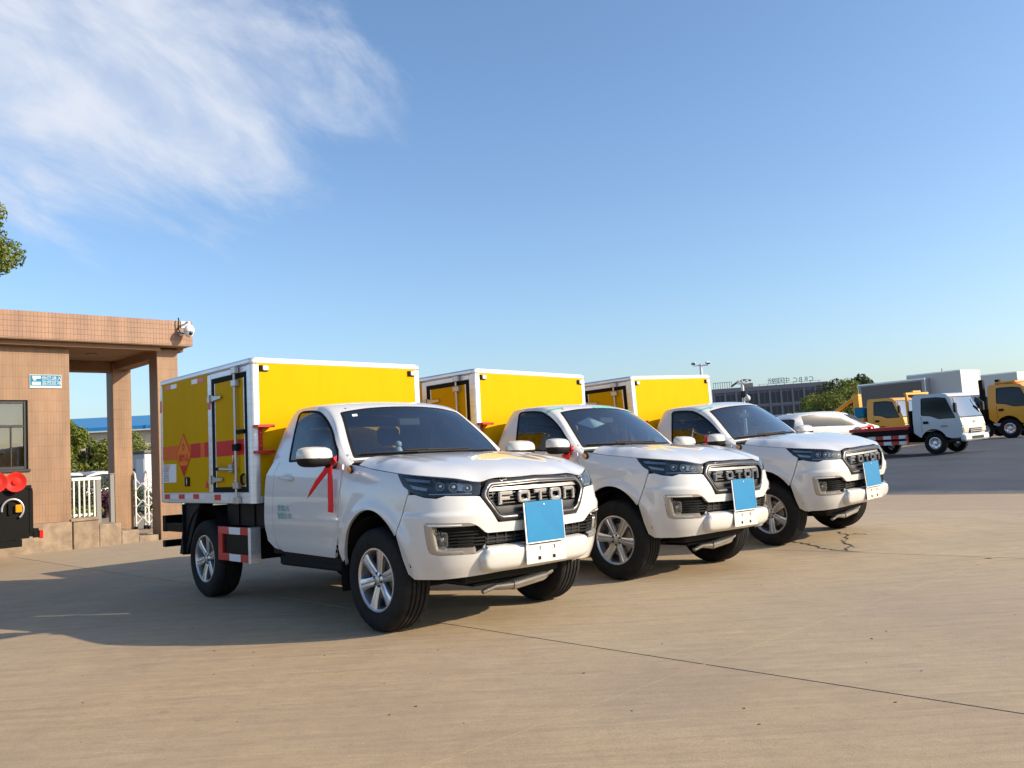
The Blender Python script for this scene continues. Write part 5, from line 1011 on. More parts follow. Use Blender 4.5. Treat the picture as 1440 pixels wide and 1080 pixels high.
# ================================================================== warehouse and booth beyond the porch
mat('wh_wall', (.50, .46, .38), .8); noise_col(MAT['wh_wall'], (.46, .42, .35), (.54, .49, .41), .5); mat('wh_roof', (.01, .17, .40), .45); mat('booth_wall', (.50, .51, .52), .6); mat('dark_glass', (.015, .018, .022), .08); mat('grey_roof', (.12, .12, .13), .7)
c0 = gpt(95, 78); WH = empty('warehouse', tuple(c0)); tag(WH, 'long cream warehouse with a blue metal roof beyond the porch', 'warehouse'); WH.rotation_euler = (0, 0, R_(8))
bx('wall', 'wh_wall', WH, (-8, 0, -.5), (26, 18, 5.35), .01); m = MB().prism([(-.6, 5.36), (-.6, 5.75), (9, 7.3), (18.6, 5.75), (18.6, 5.36)], 0, -8.5, 26.5); m.build('roof', 'wh_roof', WH, 0)
for k in range(14): bx('roof_rib', 'wh_roof', WH, (-8 + k*2.5, -.68, 5.38), (-7.85 + k*2.5, -.61, 5.80), .005)
bx('gutter', 'booth_wall', WH, (-8.4, -.75, 5.30), (26.4, -.60, 5.42), .01)
for k in range(7): w_ = bx('window', 'dark_glass', WH, (-6 + k*4.5, -.04, 2.6), (-4 + k*4.5, -.005, 3.8), .01)
c0 = gpt(203, 33); BT = empty('booth', tuple(c0)); tag(BT, 'grey and white cabin with dark window behind the scissor gate', 'cabin'); BT.rotation_euler = (0, 0, R_(-25))
bx('wall', 'booth_wall', BT, (-.75, -.6, 0), (.75, .8, 2.15), .02); bx('roof', 'grey_roof', BT, (-.85, -.7, 2.151), (.85, .9, 2.25), .02); bx('window', 'dark_glass', BT, (-.15, -.615, 1.2), (.25, -.603, 1.6), .005); bx('door', 'white_trim', BT, (.32, -.62, .1), (.72, -.605, 1.95), .005); bx('side_panel', 'grey_roof', BT, (-.72, -.625, 1.1), (-.25, -.605, 2.0), .005)
# ================================================================== cars
mat('car_white', (.62, .62, .61), .3, coat=1); mat('car_silver', (.30, .31, .33), .3, .6, coat=1); mat('car_glass', (.010, .012, .015), .12, spec=.35)
def make_car(name, label, loc, heading, paint, Lc=4.75, Wc=1.86, Hc=1.72, mpv=True, group=None, detail=True):
    C = empty(name, loc, heading); tag(C, label, 'car', group)
    xs = np.array([-.5, -.49, -.47, -.40, -.28, -.12, .02, .12, .22, .30, .38, .45, .485, .5])*Lc
    roof = (np.array([.52, .64, .86, .955, .99, 1.0, .99, .95, .86, .74, .635, .59, .54, .42]) if mpv else np.array([.50, .58, .62, .70, .92, 1, .98, .90, .76, .66, .62, .58, .52, .42]))*Hc
    belt = np.array([.50, .54, .56, .575, .575, .57, .565, .56, .56, .56, .56, .53, .50, .40])*Hc*(1.17 if mpv else 1); bot = np.array([.30, .2, .15, .12, .11, .11, .11, .11, .11, .11, .12, .14, .17, .26])*Hc; hw = np.array([.74, .86, .94, .985, 1, 1, 1, 1, 1, .99, .97, .90, .80, .62])*Wc/2; hw2 = hw*np.array([.98, .93, .88, .83, .82, .82, .82, .82, .82, .84, .88, .93, .97, 1])
    def sec(i):
        z0, zb, zr, w, w2 = bot[i], belt[i], max(roof[i], belt[i] + .01), hw[i], hw2[i]
        return [(w*.86, z0), (w*.985, z0 + .12*(zb-z0)), (w, z0 + .5*(zb-z0)), (w*.985, z0 + .85*(zb-z0)), (w*.955, zb), (w*.955*.6 + w2*.4, zb + .42*(zr-zb)), (w2, zb + .82*(zr-zb)), (w2*.90, zb + .95*(zr-zb)), (w2*.6, zr), (0, zr + .012)]
    n = len(xs); P = []
    for i in range(n):
        h = sec(i); P.append([(xs[i], y, z) for y, z in h] + [(xs[i], -y, z) for y, z in h[-2::-1]])
    m = len(P[0]); body = MB(); gl = MB(); vs = [v for r in P for v in r]; bf, gf = [], []; g0, g1_ = (3, 9) if mpv else (3, 8)
    for i in range(n-1):
        for j in range(m-1):
            f = (i*m+j, i*m+j+1, (i+1)*m+j+1, (i+1)*m+j); side = j in (4, 5) or (m-2-j) in (4, 5)
            screen = (6 <= j <= m-8) and (7 <= i <= 8 if mpv else 6 <= i <= 7); rear_ = (6 <= j <= m-8) and (i == 1 if mpv else 2 <= i <= 3)
            (gf if (side and g0 <= i < g1_) or screen or rear_ else bf).append(f)
    bf += [tuple(range(m)), tuple(range((n-1)*m, n*m))] + [(i*m, (i+1)*m, (i+2)*m-1, (i+1)*m-1) for i in range(n-1)]
    body.add(vs, bf).build('body', paint, C, 50); gl.add([(x, y*.997, z - .001) for x, y, z in vs], gf).build('windows', 'car_glass', C, 50)
    for x in (-.295*Lc, .315*Lc):
        for s in (-1, 1):
            w = empty('wheel', (x, s*(Wc/2 - .10), .33)); w.parent = C; w.rotation_euler = (0, 0, 0 if s < 0 else math.pi); MB().lathe([(-.10, .21), (-.115, .27), (-.10, .325), (.1, .325), (.11, .27), (.1, .21)], 24).build('tyre', 'tyre', w, 40); MB().lathe([(-.105, .215), (-.10, .20), (-.09, .08), (-.10, 0)], 18).build('rim', 'rim', w, 40)
            MB().lathe([(s*.0, .385), (s*.02, .385)], 20, axis=1, c=(x, s*(Wc/2 - .012), .33), a0=-1.75, a1=1.75).build('arch_trim', 'black_plastic', C)
    for s in (-1, 1):
        MB().cbox((-.488*Lc, s*Wc*.40, .60*Hc), (.05, .16, .20), .03).build('tail_lamp', 'red_lens', C); MB().cbox((.465*Lc, s*Wc*.36, .47*Hc), (.14, .26, .10), .03).build('headlamp', 'chrome', C); MB().cbox((.17*Lc, s*(Wc*.5 + .06), .60*Hc), (.12, .17, .12), .03).build('mirror', paint, C)
        for k, x in enumerate((-.19, .03)): MB().box((x*Lc, s*(hw2.max()*1.05), belt.max()), (x*Lc + .05, s*(hw2.max()*1.13), belt.max() + .02), .003).build('pillar_trim', 'black_plastic', C)
        for x in (-.05, .155): MB().cbox((x*Lc, s*Wc*.497, .50*Hc), (.18, .03, .03), .008).build('door_handle', paint, C)
    if mpv: MB().cbox((-.492*Lc, 0, .50*Hc), (.03, Wc*.60, .10), .01).build('rear_garnish', 'black_plastic', C); MB().cbox((-.485*Lc, 0, .965*Hc), (.26, Wc*.6, .03), .01).build('spoiler', paint, C)
    return C
p = gpt(1163, 35); make_car('minivan', 'white minivan seen from behind, parked beyond the last pickup', tuple(p), R_(25), 'car_white', Hc=1.86)
for k, px in enumerate((100, 122, 146)):
    make_car('parked_car', ('white hatchback roof above the hedge, by the gatehouse wall', 'silver car above the hedge behind the picket fence', 'white saloon above the hedge by the inner porch column')[k], tuple(gpt(px, 35 + k*.6)), R_(60), ('car_white', 'car_silver', 'car_white')[k], 4.4, 1.78, 1.62, False, 'cars parked inside the gate')
# ================================================================== forward-control trucks on the right
for nm, c in (('truck_white', (.56, .57, .58)), ('truck_yellow', (.80, .33, .006)), ('box_white', (.60, .58, .54)), ('box_grey', (.36, .35, .33))): mat(nm, c, .4, coat=.4 if 'truck' in nm else 0, coatr=.15)
mat('box_interior_shade', (.17, .15, .13), .9); mat('deck_red', (.52, .012, .014), .4)  # dark tone stands for the shade inside the open box body
def make_light_truck(name, label, loc, heading, paint, body, tilt=0, sc=1.0, group=None, wb=3.3):
    T = empty(name, loc); T.rotation_euler = (tilt, 0, heading); T.scale = (sc, sc, sc); tag(T, label, 'truck', group)
    hwf = cspline([.4, .9, 1.25, 1.7, 2.1, 2.3], [.90, .925, .925, .885, .835, .80])
    arch = [(.50*math.cos(t), .39 + .52*math.sin(t)) for t in np.linspace(R_(25), R_(155), 12)]
    prof = [(.62, .55), (.96, .56), (1.02, .80), (1.02, 1.02), (.97, 1.24), (.62, 2.03), (.52, 2.12), (.38, 2.16), (-.60, 2.18), (-.68, 2.12), (-.70, 1.9), (-.70, .80), (-.60, .72)]
    out = prof + arch[::-1]; wn = rounded([(.83, 1.26), (.52, 1.98), (.20, 2.03), (-.36, 2.03), (-.38, 1.42), (-.05, 1.38), (.25, 1.26)], .04, 3)
    for s in (-1, 1):
        fn = lambda P, s=s: np.c_[P[:, 0], s*(hwf(P[:, 1]) - .05*sstep(.80, 1.03, P[:, 0])), P[:, 1]]
        panel('cab_side', out, fn, paint, T, res=.07, holes=[wn], thick=.03, ref=(0, 0, 1.2)); panel('door_window', inset(wn, -.004), lambda P, f=fn: f(P)*[1, .992, 1], 'car_glass', T, res=.1, thick=0, ref=(0, 0, 1.2)); panel('window_seal', inset(wn, -.012), lambda P, f=fn: f(P)*[1, 1.002, 1], 'black_rubber', T, res=.08, holes=[inset(wn, .012)], thick=0, ref=(0, 0, 1.2))
        bx('door_handle', 'black_plastic', T, (-.33, s*.93, 1.10), (-.13, s*.952, 1.20), .01); bx('door_seam', 'black_rubber', T, (-.40, s*.924, .82), (-.39, s*.929, 1.36), .001)
        bx('headlamp', 'chrome', T, (.90, s*.50, .70), (1.055, s*.86, .93), .03); bx('turn_lamp', 'amber', T, (.97, s*.70, .945), (1.035, s*.885, .99), .01)
        mr = empty('mirror', (.92, s*1.06, 1.62)); mr.parent = T; MB().cbox((0, 0, 0), (.09, .17, .34), .03).build('mirror_head', 'black_plastic', mr); MB().tube([(-.02, 0, .17), (-.10, -s*.10, .30), (-.16, -s*.20, .34)], .014, 6).build('mirror_arm', 'black_plastic', mr)
        bx('step', 'black_plastic', T, (.52, s*.80, .42), (.93, s*.925, .50), .01)
    hf = lambda z: float(hwf(z)); M2 = lambda i: prof[i]
    def strip(nm, m_, ids, fl=1.0):
        mb = MB(); vs = []
        for i in ids: x, z = prof[i]; w = (hf(z) - .05*float(sstep(.80, 1.03, x)))*fl; vs += [(x, -w, z), (x, -w*.5, z), (x, 0, z), (x, w*.5, z), (x, w, z)]
        vs = [(x + (.05*(1 - (y/.9)**2) if x > .45 else 0), y, z) for x, y, z in vs]; n = len(ids); mb.add(vs, [(5*i+j, 5*i+j+1, 5*i+5+j+1, 5*i+5+j) for i in range(n-1) for j in range(4)]); return mb.build(nm, m_, T, 50)
    strip('cab_front', paint, [1, 2, 3, 4]); strip('cab_roof', paint, [5, 6, 7, 8, 9]); strip('cab_back', paint, [9, 10, 11, 12]); strip('windscreen_surround', 'black_plastic', [4, 5])
    mb = MB(); vs = []
    for t in (.06, .5, .94):
        x = .97*(1-t) + .62*t; z = 1.24*(1-t) + 2.03*t; w = hf(z) - .06
        for k in range(7): y = -w + 2*w*k/6; vs.append((x + .05*(1 - (y/.9)**2) + .006, y, z + .002))
    mb.add(vs, [(7*i+j, 7*i+j+1, 7*i+7+j+1, 7*i+7+j) for i in range(2) for j in range(6)]).build('windscreen', 'screen_glass', T, 60)
    bx('bumper', paint, T, (.93, -.93, .42), (1.12, .93, .66), .05); bx('bumper_slot', 'black_plastic', T, (1.121, -.45, .48), (1.128, .45, .58), .002); bx('front_grille', 'black_plastic', T, (1.045, -.46, .70), (1.085, .46, .86), .01)
    for z in (.74, .80): bx('grille_bar', 'chrome', T, (1.086, -.44, z), (1.092, .44, z + .02), .003)
    bx('cab_floor', 'under_dark', T, (-.66, -.80, .62), (.92, .80, .70), 0); bx('seat_bench', 'seat', T, (-.55, -.75, .9), (-.2, .75, 1.75), .05)
    for x in (0, -wb):
        for s in (-1, 1):
            w = empty('wheel', (x, s*.78, .39)); w.parent = T; w.rotation_euler = (0, 0, 0 if s < 0 else math.pi); MB().lathe([(-.09, .22), (-.11, .29), (-.10, .37), (-.08, .39), (.08, .39), (.10, .37), (.11, .29), (.09, .22)], 28).build('tyre', 'tyre', w, 40); MB().lathe([(-.085, .225), (-.09, .20), (-.05, .17), (-.04, .10), (-.085, .08), (-.09, 0)], 24).build('rim', 'rim', w, 40)
            for k in range(6): a = k*math.pi/3; MB().lathe([(-.0465, 0), (-.0465, .022), (-.043, .024)], 8).build('hand_hole', 'rim_dark', w).location = (.145*math.cos(a), -.004, .145*math.sin(a))
    for s in (-1, 1): bx('frame_rail', 'under_dark', T, (-wb - 1.5, s*.36, .62), (.8, s*.42, .80), .005)
    MB().tube([(-wb, -.7, .39), (-wb, .7, .39)], .07, 10).tube([(0, -.7, .39), (0, .7, .39)], .05, 10).build('axles', 'under_dark', T)
    if body == 'deck':
        dk = empty('flatbed', (0, 0, 0)); dk.parent = T; bx('deck', 'deck_red', dk, (-wb - .65, -1.02, .97), (-.85, 1.02, 1.06), .01); bx('deck_side', 'deck_red', dk, (-wb - .65, -1.035, .95), (-.85, -1.021, 1.07), .003); bx('deck_side', 'deck_red', dk, (-wb - .65, 1.021, .95), (-.85, 1.035, 1.07), .003); bx('deck_frame', 'black_paint', dk, (-wb - .6, -1.0, .77), (-.82, 1.0, .945), .01)
        for k in range(5): bx('tie_down', 'satin_silver', dk, (-wb - .5 + k*.5, -1.06, 1.065), (-wb - .42 + k*.5, -1.0, 1.09), .005)
        bx('headboard', 'black_paint', dk, (-.84, -.95, .82), (-.76, .95, 1.62), .01); bx('headboard_tube', 'truck_yellow', dk, (-.98, -.80, 1.125), (-.90, -.70, 2.22), .01); bx('headboard_tube', 'truck_yellow', dk, (-.98, .70, 1.125), (-.90, .80, 2.22), .01); bx('headboard_tube', 'truck_yellow', dk, (-.985, -.85, 2.221), (-.895, .85, 2.30), .01); bx('beacon', 'amber', dk, (-.98, -.3, 2.301), (-.90, .3, 2.37), .02)
        for s in (-1, 1):
            for r_, z in enumerate((.40, .62)):
                for k in range(6): bx('guard_tape', ('red_paint', 'white_tape')[(k + r_*0) % 2], dk, (-2.80 + k*.305, s*.93, z), (-2.80 + (k+1)*.305 - .002, s*.965, z + .13), .002)
            bx('guard_stay', 'red_paint', dk, (-1.03, s*.93, .38), (-.92, s*.965, .79), .003); bx('guard_back', 'black_paint', dk, (-2.75, s*.86, .42), (-.95, s*.92, .79), .003)
        MB().tube([(-wb - .5, -.5, 1.10), (-wb - .3, 0, 1.18), (-wb - .5, .5, 1.10)], .04, 8).ball((-wb - .4, 0, 1.14), .09).build('winch', 'red_paint', dk)
    if body in ('box', 'openbox', 'tallbox'):
        h = {'box': 3.25, 'openbox': 3.05, 'tallbox': 3.5}[body]; b_ = empty('box_body', (0, 0, 0)); b_.parent = T; bx('box_shell', 'box_white' if body != 'openbox' else 'box_grey', b_, (-wb - 1.7, -1.05, 1.0), (-.82, 1.05, h), .02)
        for y in (-1.05, 1.05):
            bx('box_rail', 'alu', b_, (-wb - 1.71, y - .02, h - .06), (-.81, y + .02, h + .015), .004)
            for x in (-wb - 1.7, -.82): bx('box_post', 'alu', b_, (x - .02, y - .02, .99), (x + .02, y + .022, h - .061), .004)
        if body == 'openbox': bx('interior_shade_sheet', 'box_interior_shade', b_, (-wb - 1.55, -1.062, 1.25), (-1.0, -1.0515, h - .12), .002)  # flat sheet on the closed shell, interior shade put into its colour
    if body == 'wrecker':
        b_ = empty('wrecker_body', (0, 0, 0)); b_.parent = T; bx('body_bin', 'truck_yellow', b_, (-wb - .9, -.98, .85), (-.85, .98, 1.35), .02); bx('blue_tank', 'sign_blue', b_, (-1.3, -1.0, 1.36), (-.85, -.3, 1.85), .05); bx('mast', 'truck_yellow', b_, (-1.8, -.15, 1.36), (-1.5, .15, 2.5), .02); MB().tube([(-1.65, 0, 2.4), (-wb + .2, 0, 1.6)], .09, 8).build('boom', 'truck_yellow', b_)
    if body == 'rack':
        b_ = empty('rack_body', (0, 0, 0)); b_.parent = T; bx('rack_post', 'black_paint', b_, (-.98, -.95, .80), (-.82, -.72, 2.42), .02); bx('rack_post', 'black_paint', b_, (-.98, .72, .80), (-.82, .95, 2.42), .02); bx('rack_bin', 'black_paint', b_, (-wb - 1.2, -.95, .80), (-1.0, .95, 1.25), .02); bx('filter_box', 'satin_silver', b_, (-1.6, -1.0, .60), (-1.1, -.7, 1.0), .03)
        bx('roof_fairing', paint, b_, (-.45, -.75, 2.19), (.35, .75, 2.28), .04)
    return T
glass('screen_glass', (.35, .40, .42), 1.5, 0, .25)
def tpos(px, d): return tuple(gpt(px, d))
A = make_light_truck('flatbed_truck', 'white cab flatbed tow truck with a red deck and red-white side guards', tpos(1333, 31.5), R_(-52), 'truck_white', 'deck', tilt=R_(1.0), wb=2.55)
o = add_obj('cab_lettering', text_mesh('JAC', .16, .004), A, ['satin_silver']); o.rotation_euler = (R_(90), 0, R_(90)); o.location = (1.078, 0, 1.10)
o = add_obj('door_lettering', text_mesh('清障车', .09, .0), A, ['ink_red']); o.rotation_euler = (R_(90), 0, 0); o.location = (.42, -.936, .98)
make_light_truck('wrecker_truck', 'yellow wrecker truck parked behind the white cab tow truck', tpos(1259, 42), R_(-52), 'truck_yellow', 'wrecker', tilt=R_(1.0), sc=1.06)
make_light_truck('box_truck', 'white box truck standing between the two yellow trucks', tpos(1398, 49), R_(-52), 'truck_white', 'tallbox', tilt=R_(1.2), sc=1.13, group='box trucks in the far row', wb=1.9)
make_light_truck('box_truck', 'grey box truck with dark opening painted on its side behind the yellow wrecker', tpos(1348, 50), R_(-52), 'truck_white', 'openbox', tilt=R_(1.0), sc=1.2, group='box trucks in the far row', wb=2.6)
make_light_truck('yellow_truck', 'large yellow cab truck with black rack cut by the picture edge', tpos(1434, 42.5), R_(-50), 'truck_yellow', 'rack', tilt=R_(1.5), sc=1.22)
make_light_truck('box_truck', 'white box truck behind the large yellow cab', tpos(1476, 58), R_(-52), 'truck_white', 'box', tilt=R_(1.2), sc=1.3, group='box trucks in the far row')
# ================================================================== office block, trees, poles far right
mat('office_wall', (.11, .11, .14), .8); noise_col(MAT['office_wall'], (.10, .10, .13), (.13, .128, .155), .3); mat('office_frame', (.18, .18, .21), .7); mat('office_glass', (.025, .03, .045), .25); mat('office_sunlit_tone', (.45, .36, .27), .8); mat('letter_grey', (.22, .24, .30), .6)  # paler wall tone has sunlight painted into it
c0 = gpt(1090, 190); d = c0[:2]/np.hypot(*c0[:2]); ang = math.atan2(d[1], d[0]) - math.pi/2
OB = empty('office_block', tuple(c0)); OB.rotation_euler = (0, R_(0), ang + R_(4)); tag(OB, 'long dark grey office block with rows of windows and rooftop letters', 'building')
zg = 13.1 - c0[2]
bx('wall', 'office_wall', OB, (-12.6, 0, -3), (12.0, 14, zg), .02); bx('parapet', 'office_frame', OB, (-12.7, -.15, zg - .7), (12.1, -.001, zg + .25), .02); bx('end_wall', 'office_sunlit_tone', OB, (12.001, .2, zg - 3.2), (13.2, 13, zg + .1), .02)  # end wall is coloured as if sunlit
for r in range(4):
    bx('floor_band', 'office_frame', OB, (-12.6, -.12, zg - 4.2 - r*3.2), (12.0, -.002, zg - 3.75 - r*3.2), .01)
    for k in range(10):
        x = -11.9 + k*2.4; w_ = empty('window', (x, -.01, zg - 3.6 - r*3.2)); w_.parent = OB; bx('pane', 'office_glass', w_, (0, -.03, 0), (1.75, .0, 2.3), .01); bx('window_frame', 'office_frame', w_, (.84, -.07, 0), (.92, -.031, 2.3), .01)
for k in range(11): bx('pilaster', 'office_frame', OB, (-12.45 + k*2.4, -.25, -3), (-12.1 + k*2.4, -.121, zg - .75), .01)
for k in range(9): bx('roof_rail', 'office_frame', OB, (-12.3 + k*.5, .3, zg), (-12.2 + k*.5, .4, zg + 1.6), 0)
bx('roof_rail', 'office_frame', OB, (-12.3, .28, zg + 1.6), (-8.2, .42, zg + 1.7), 0); MB().tube([(-8.4, .5, zg + .6), (-7, .5, zg + 1.5), (-5.5, .5, zg + 1.9), (-4, .5, zg + 1.7)], .25, 6).build('roof_canopy', 'office_wall', OB); bx('roof_hut', 'office_sunlit_tone', OB, (-6.2, 1, zg), (-3.6, 4, zg + 1.2), .02)
SGN = empty('rooftop_sign', tuple(np.array(c0) + np.array([math.cos(ang + R_(4))*3.9, math.sin(ang + R_(4))*3.9, zg + .28]))); SGN.rotation_euler = (0, 0, ang + R_(4)); tag(SGN, 'rooftop letters seen from behind on the grey office block', 'sign')
x = 6.0
for ch in 'CRBC 中国路桥':
    if ch == ' ': x -= .7; continue
    o = add_obj('letter', text_mesh(ch, 1.45, .06), SGN, ['letter_grey']); o.rotation_euler = (R_(90), 0, math.pi); o.location = (x - 1.2, 0, .75); x -= 1.12
bx('letter_rail', 'letter_grey', SGN, (-6.5, .05, -.15), (6.8, .15, -.03), 0); bx('letter_rail', 'letter_grey', SGN, (-6.5, .05, .30), (6.8, .12, .36), 0)
for k in range(8): bx('letter_stay', 'letter_grey', SGN, (-6.3 + k*1.8, .06, -.29), (-6.2 + k*1.8, .14, .3), 0)
mat('brown_wall', (.16, .10, .085), .9); noise_col(MAT['brown_wall'], (.12, .075, .065), (.20, .13, .11), 1.5)
q0, q1 = gpt(1040, 66), gpt(1235, 66); BW = empty('boundary_wall', tuple(q0)); tag(BW, 'low brown boundary wall below the shrubs, behind the white minivan', 'wall'); BW.rotation_euler = (0, 0, math.atan2(q1[1]-q0[1], q1[0]-q0[0])); Lw = math.dist(q0[:2], q1[:2]); bx('wall', 'brown_wall', BW, (0, 0, -.3), (Lw, .25, 1.55), .01); bx('coping', 'brown_wall', BW, (-.05, -.05, 1.551), (Lw + .05, .30, 1.65), .01)
for k in range(6): bx('pier', 'brown_wall', BW, (k*Lw/5 - .15, -.08, -.3), (k*Lw/5 + .15, -.001, 1.549), .01)
labs = ['tall dark tree in front of the office block end', 'mid green tree left of the tall dark tree', 'bright green shrub mass below the office windows', 'dark tree rising over the roof of the yellow wrecker', 'leafy green tree behind the white minivan', 'low bright green bush near the white camera pole', 'dark green bush under the rooftop letters', 'round dark tree between the minivan and the grey box truck']
for k, (px, dd_, H, R, hc, m) in enumerate(((1192, 95, 8, 3.2, 4.2, 'leaf_dark'), (1154, 88, 6, 2.7, 2.8, 'leaf_mid'), (1128, 86, 4, 2.3, 1.7, 'leaf_light'), (1222, 104, 9, 2.3, 6.0, 'leaf_dark'), (1185, 80, 5, 3.0, 2.8, 'leaf_light'), (1084, 82, 3.4, 2.0, 1.5, 'leaf_light'), (1108, 98, 4.4, 2.2, 1.8, 'leaf_mid'), (1212, 90, 7, 2.9, 3.9, 'leaf_mid'))):
    make_tree('tree', labs[k], tuple(gpt(px, dd_)), H, (R, hc, .85, 18), 4200, .17, m, 60 + k, 'trees in front of the office block')
# poles with lamps and cameras behind the trucks
mat('pole_white', (.62, .63, .64), .4, .2)
p = gpt(997, 30); LP = empty('light_pole', tuple(p)); tag(LP, 'slim white floodlight pole with a crossbar above the third cargo box', 'light pole'); zt = at_depth(996, 512, 30)[2] - p[2]
MB().tube([(0, 0, -.05), (0, 0, zt + .05)], [.07, .045], 10).build('pole', 'pole_white', LP); MB().tube([(-.26, 0, zt), (.26, 0, zt)], .02, 8).build('crossbar', 'pole_white', LP)
for s in (-1, 1): f_ = empty('floodlight', (s*.24, 0, zt + .04)); f_.parent = LP; f_.rotation_euler = (R_(25), 0, R_(20)*s); MB().cbox((0, 0, .04), (.16, .10, .08), .02).build('lamp_body', 'pole_white', f_); MB().cbox((0, -.055, .04), (.13, .008, .06), .002).build('lamp_glass', 'dark_glass', f_)
bx('base_flange', 'pole_white', LP, (-.15, -.15, 0), (.15, .15, .03), .005)
p = gpt(1053, 34); CP = empty('camera_pole', tuple(p)); tag(CP, 'white pole with a cluster of cameras in front of the office block', 'camera pole'); zt = at_depth(1051, 534, 34)[2] - p[2]
MB().tube([(0, 0, -.05), (0, 0, zt - .2)], [.075, .055], 10).build('pole', 'pole_white', CP); MB().cbox((-.02, -.08, zt - .55), (.20, .16, .26), .03).build('control_box', 'black_plastic', CP); MB().ball((.12, -.16, zt - .72), (.11, .11, .12), 14, 10).build('dome_camera', 'pole_white', CP, 80); MB().tube([(0, 0, zt - .60), (.12, -.16, zt - .60)], .025, 8).build('dome_arm', 'pole_white', CP)
for s in (-1, 1): MB().cbox((s*.16, -.05, zt - .03), (.09, .22, .09), .02).build('bullet_camera', 'pole_white', CP)
MB().cbox((0, 0, zt - .12), (.40, .06, .05), .01).build('camera_bracket', 'pole_white', CP); MB().tube([(0, 0, zt - .2), (0, 0, zt + .02)], .03, 8).build('pole_tip', 'pole_white', CP); bx('base_flange', 'pole_white', CP, (-.16, -.16, 0), (.16, .16, .03), .005)
p = gpt(1334, 62); AP = empty('antenna_mast', tuple(p)); tag(AP, 'thin mast poking up above the white box truck', 'mast'); zt = at_depth(1333, 517, 62)[2] - p[2]; MB().tube([(0, 0, 0), (0, 0, zt)], [.05, .03], 6).build('mast', 'post_grey', AP); MB().tube([(-.12, 0, zt - .25), (.12, 0, zt - .25)], .025, 6).build('mast_arm', 'post_grey', AP)
# ================================================================== the three pickups and what hangs on them
T1 = make_truck()
for t_, q_ in (('限乘2人', .905), ('轴距3110', .840)):
    o = add_obj('door_lettering', text_mesh(t_, .062, 0, 'LEFT'), T1, ['teal_ink']); o.rotation_euler = (R_(90), 0, 0); o.location = (-1.455, -.955, q_)
T2 = copy_tree(T1); T3 = copy_tree(T1)
GR = 'cargo pickups parked side by side'
tag(T1, 'white cargo pickup with yellow box, long red ribbon hanging from its mirror, beside the gatehouse', 'truck', GR)
tag(T2, 'middle white cargo pickup with yellow box, white paper sheet behind its windscreen', 'truck', GR)
tag(T3, 'white cargo pickup with yellow box, parked at the asphalt end of the row', 'truck', GR)
for k, T_ in enumerate((T2, T3)):
    for i, w in enumerate([c for c in T_.children if c.name.startswith('wheel')]): w.rotation_euler = (0, (.37, .71)[k] + i*.9, w.rotation_euler[2])
for o, t in zip((T1, T2, T3), TP): o.matrix_world = TM(t)
def tape(T, pts, w=.022):
    u = np.array(pts); vs = []
    for a, b in u:
        vs.append(Gs([(a - w*4, b)])[0] + [.002, 0, .003]); vs.append(Gs([(a + w*4, b)])[0] + [.002, 0, .003])
    return MB().add(vs, [(2*i, 2*i+1, 2*i+3, 2*i+2) for i in range(len(u)-1)]).build('protective_tape', 'green_tape', T, 60)
tape(T2, [(3.3, v) for v in np.linspace(1.6, 3.4, 12)]); tape(T2, [(3.0, v) for v in np.linspace(-.4, .5, 6)]); tape(T2, [(2.9, v) for v in np.linspace(-1.9, -1.2, 6)]); tape(T3, [(3.25, v) for v in np.linspace(1.5, 3.2, 12)])
v = Gs(np.array([(1.9, 1.45), (2.3, .9), (1.75, .45), (1.45, 1.0)])) - [.03, 0, .02]
vs = [tuple(v[0]), tuple(v[1]), tuple(v[2]), tuple(v[3])] + [tuple(q - [.002, 0, .002]) for q in v]; MB().add(vs, [(0, 1, 2, 3), (7, 6, 5, 4), (0, 4, 5, 1), (1, 5, 6, 2), (2, 6, 7, 3), (3, 7, 4, 0)]).build('paper_sheet', 'paper', T2, 0)
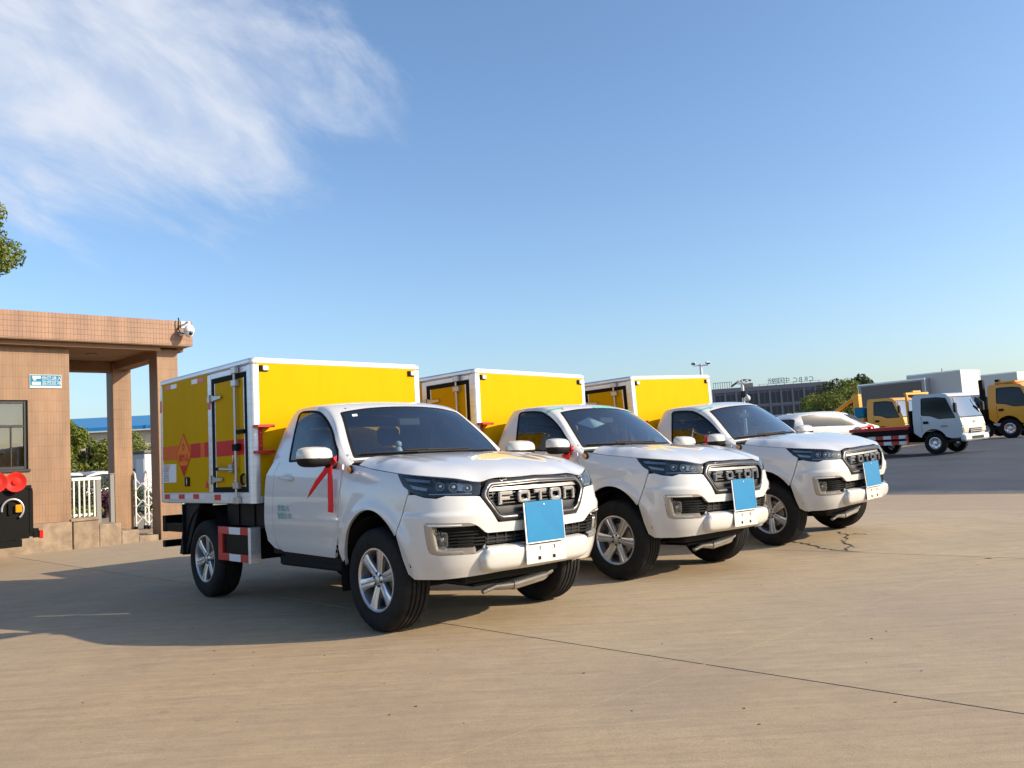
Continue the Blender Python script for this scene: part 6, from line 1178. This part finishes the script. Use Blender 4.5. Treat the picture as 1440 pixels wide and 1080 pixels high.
# ornament on the first dashboard
MB().ball((-.64, -.22, 1.345), (.035, .035, .05)).ball((-.64, -.22, 1.41), .03).build('dash_ornament', 'white_trim', T1, 60); 
v = Gs(np.array([(2.55, 1.62), (2.55, 1.48), (2.40, 1.48), (2.40, 1.62)])) + [.002, 0, .002]; MB().add([tuple(q) for q in v] + [tuple(q - [.001, 0, .001]) for q in v], [(0, 1, 2, 3), (7, 6, 5, 4), (0, 4, 5, 1), (1, 5, 6, 2), (2, 6, 7, 3), (3, 7, 4, 0)]).build('windscreen_sticker', 'paper', T1, 0)
def ribbon_strip(mb, pts, w, fold=(1, 0, 0)):
    P = [np.array(p, float) for p in pts]; vs = []; f = np.array(fold, float)
    for i, p in enumerate(P):
        t = P[min(i+1, len(P)-1)] - P[max(i-1, 0)]; t /= np.linalg.norm(t); a = f - t*(f @ t); a /= np.linalg.norm(a); ww = (w[i] if hasattr(w, '__len__') else w)/2; n = np.cross(t, a)
        vs += [p - a*ww - n*.0008, p + n*.006 - n*.0008, p + a*ww - n*.0008, p + a*ww + n*.0008, p + n*.0076, p - a*ww + n*.0008]
    k = len(P); F = []
    for i in range(k-1):
        for j in range(6): F.append((6*i+j, 6*i+(j+1) % 6, 6*i+6+(j+1) % 6, 6*i+6+j))
    F += [tuple(range(6)), tuple(range(6*k-6, 6*k))]; mb.add([tuple(v) for v in vs], F); return mb
def bow(Troot, t, label, tails, c=(-.49, -.975, 1.272), spread=.05):
    R = empty('ribbon'); R.matrix_world = TM(t) @ Matrix.Translation(c); tag(R, label, 'ribbon', 'red ribbons tied to the mirrors')
    MB().ball((0, 0, 0), (.022, .024, .02), 10, 8).build('knot', 'red_ribbon', R, 80); mb = MB()
    for s in (-1, 1): ribbon_strip(mb, [(0, 0, 0), (s*.02, s*.02 - .01, .03), (s*spread, s*spread*.6 - .02, .045), (s*spread*1.1, s*spread*.6 - .02, .01), (s*.02, -.01, -.005)], .035, (0, .4, .9))
    mb.build('loops', 'red_ribbon', R, 60)
    for P, w in tails: ribbon_strip(MB(), P, w, (.8, .5, .1)).build('tail', 'red_ribbon', R, 60)
    return R
bow(T1, TP[0], 'long red ribbon with two tails hanging from the mirror in front of the white door', [([(0, -.01, 0), (.012, -.02, -.10), (-.004, -.012, -.22), (.010, -.02, -.33), (-.006, -.015, -.385)], [.040, .044, .048, .048, .046]), ([(-.005, -.01, 0), (-.05, -.03, -.07), (-.13, -.05, -.14), (-.22, -.06, -.22), (-.285, -.06, -.275)], [.035, .042, .040, .026, .004]), ([(0, -.01, .0), (.004, -.02, .05), (.006, -.028, .09)], [.05, .05, .045])])
bow(T2, TP[1], 'short red bow tied under the middle pickup mirror', [([(0, -.01, 0), (.004, -.015, -.04), (-.01, -.012, -.08)], .045), ([(0, -.01, 0), (-.03, -.02, -.03), (-.05, -.03, -.06)], .04)])
bow(T3, TP[2], 'short red bow tied to the outer end of the last mirror in the row', [([(0, -.01, 0), (-.03, -.02, -.02), (-.06, -.03, -.04)], .05), ([(0, -.01, 0), (.02, -.02, .02), (.03, -.03, .04)], .05)], c=(-.52, -1.20, 1.335), spread=.06)
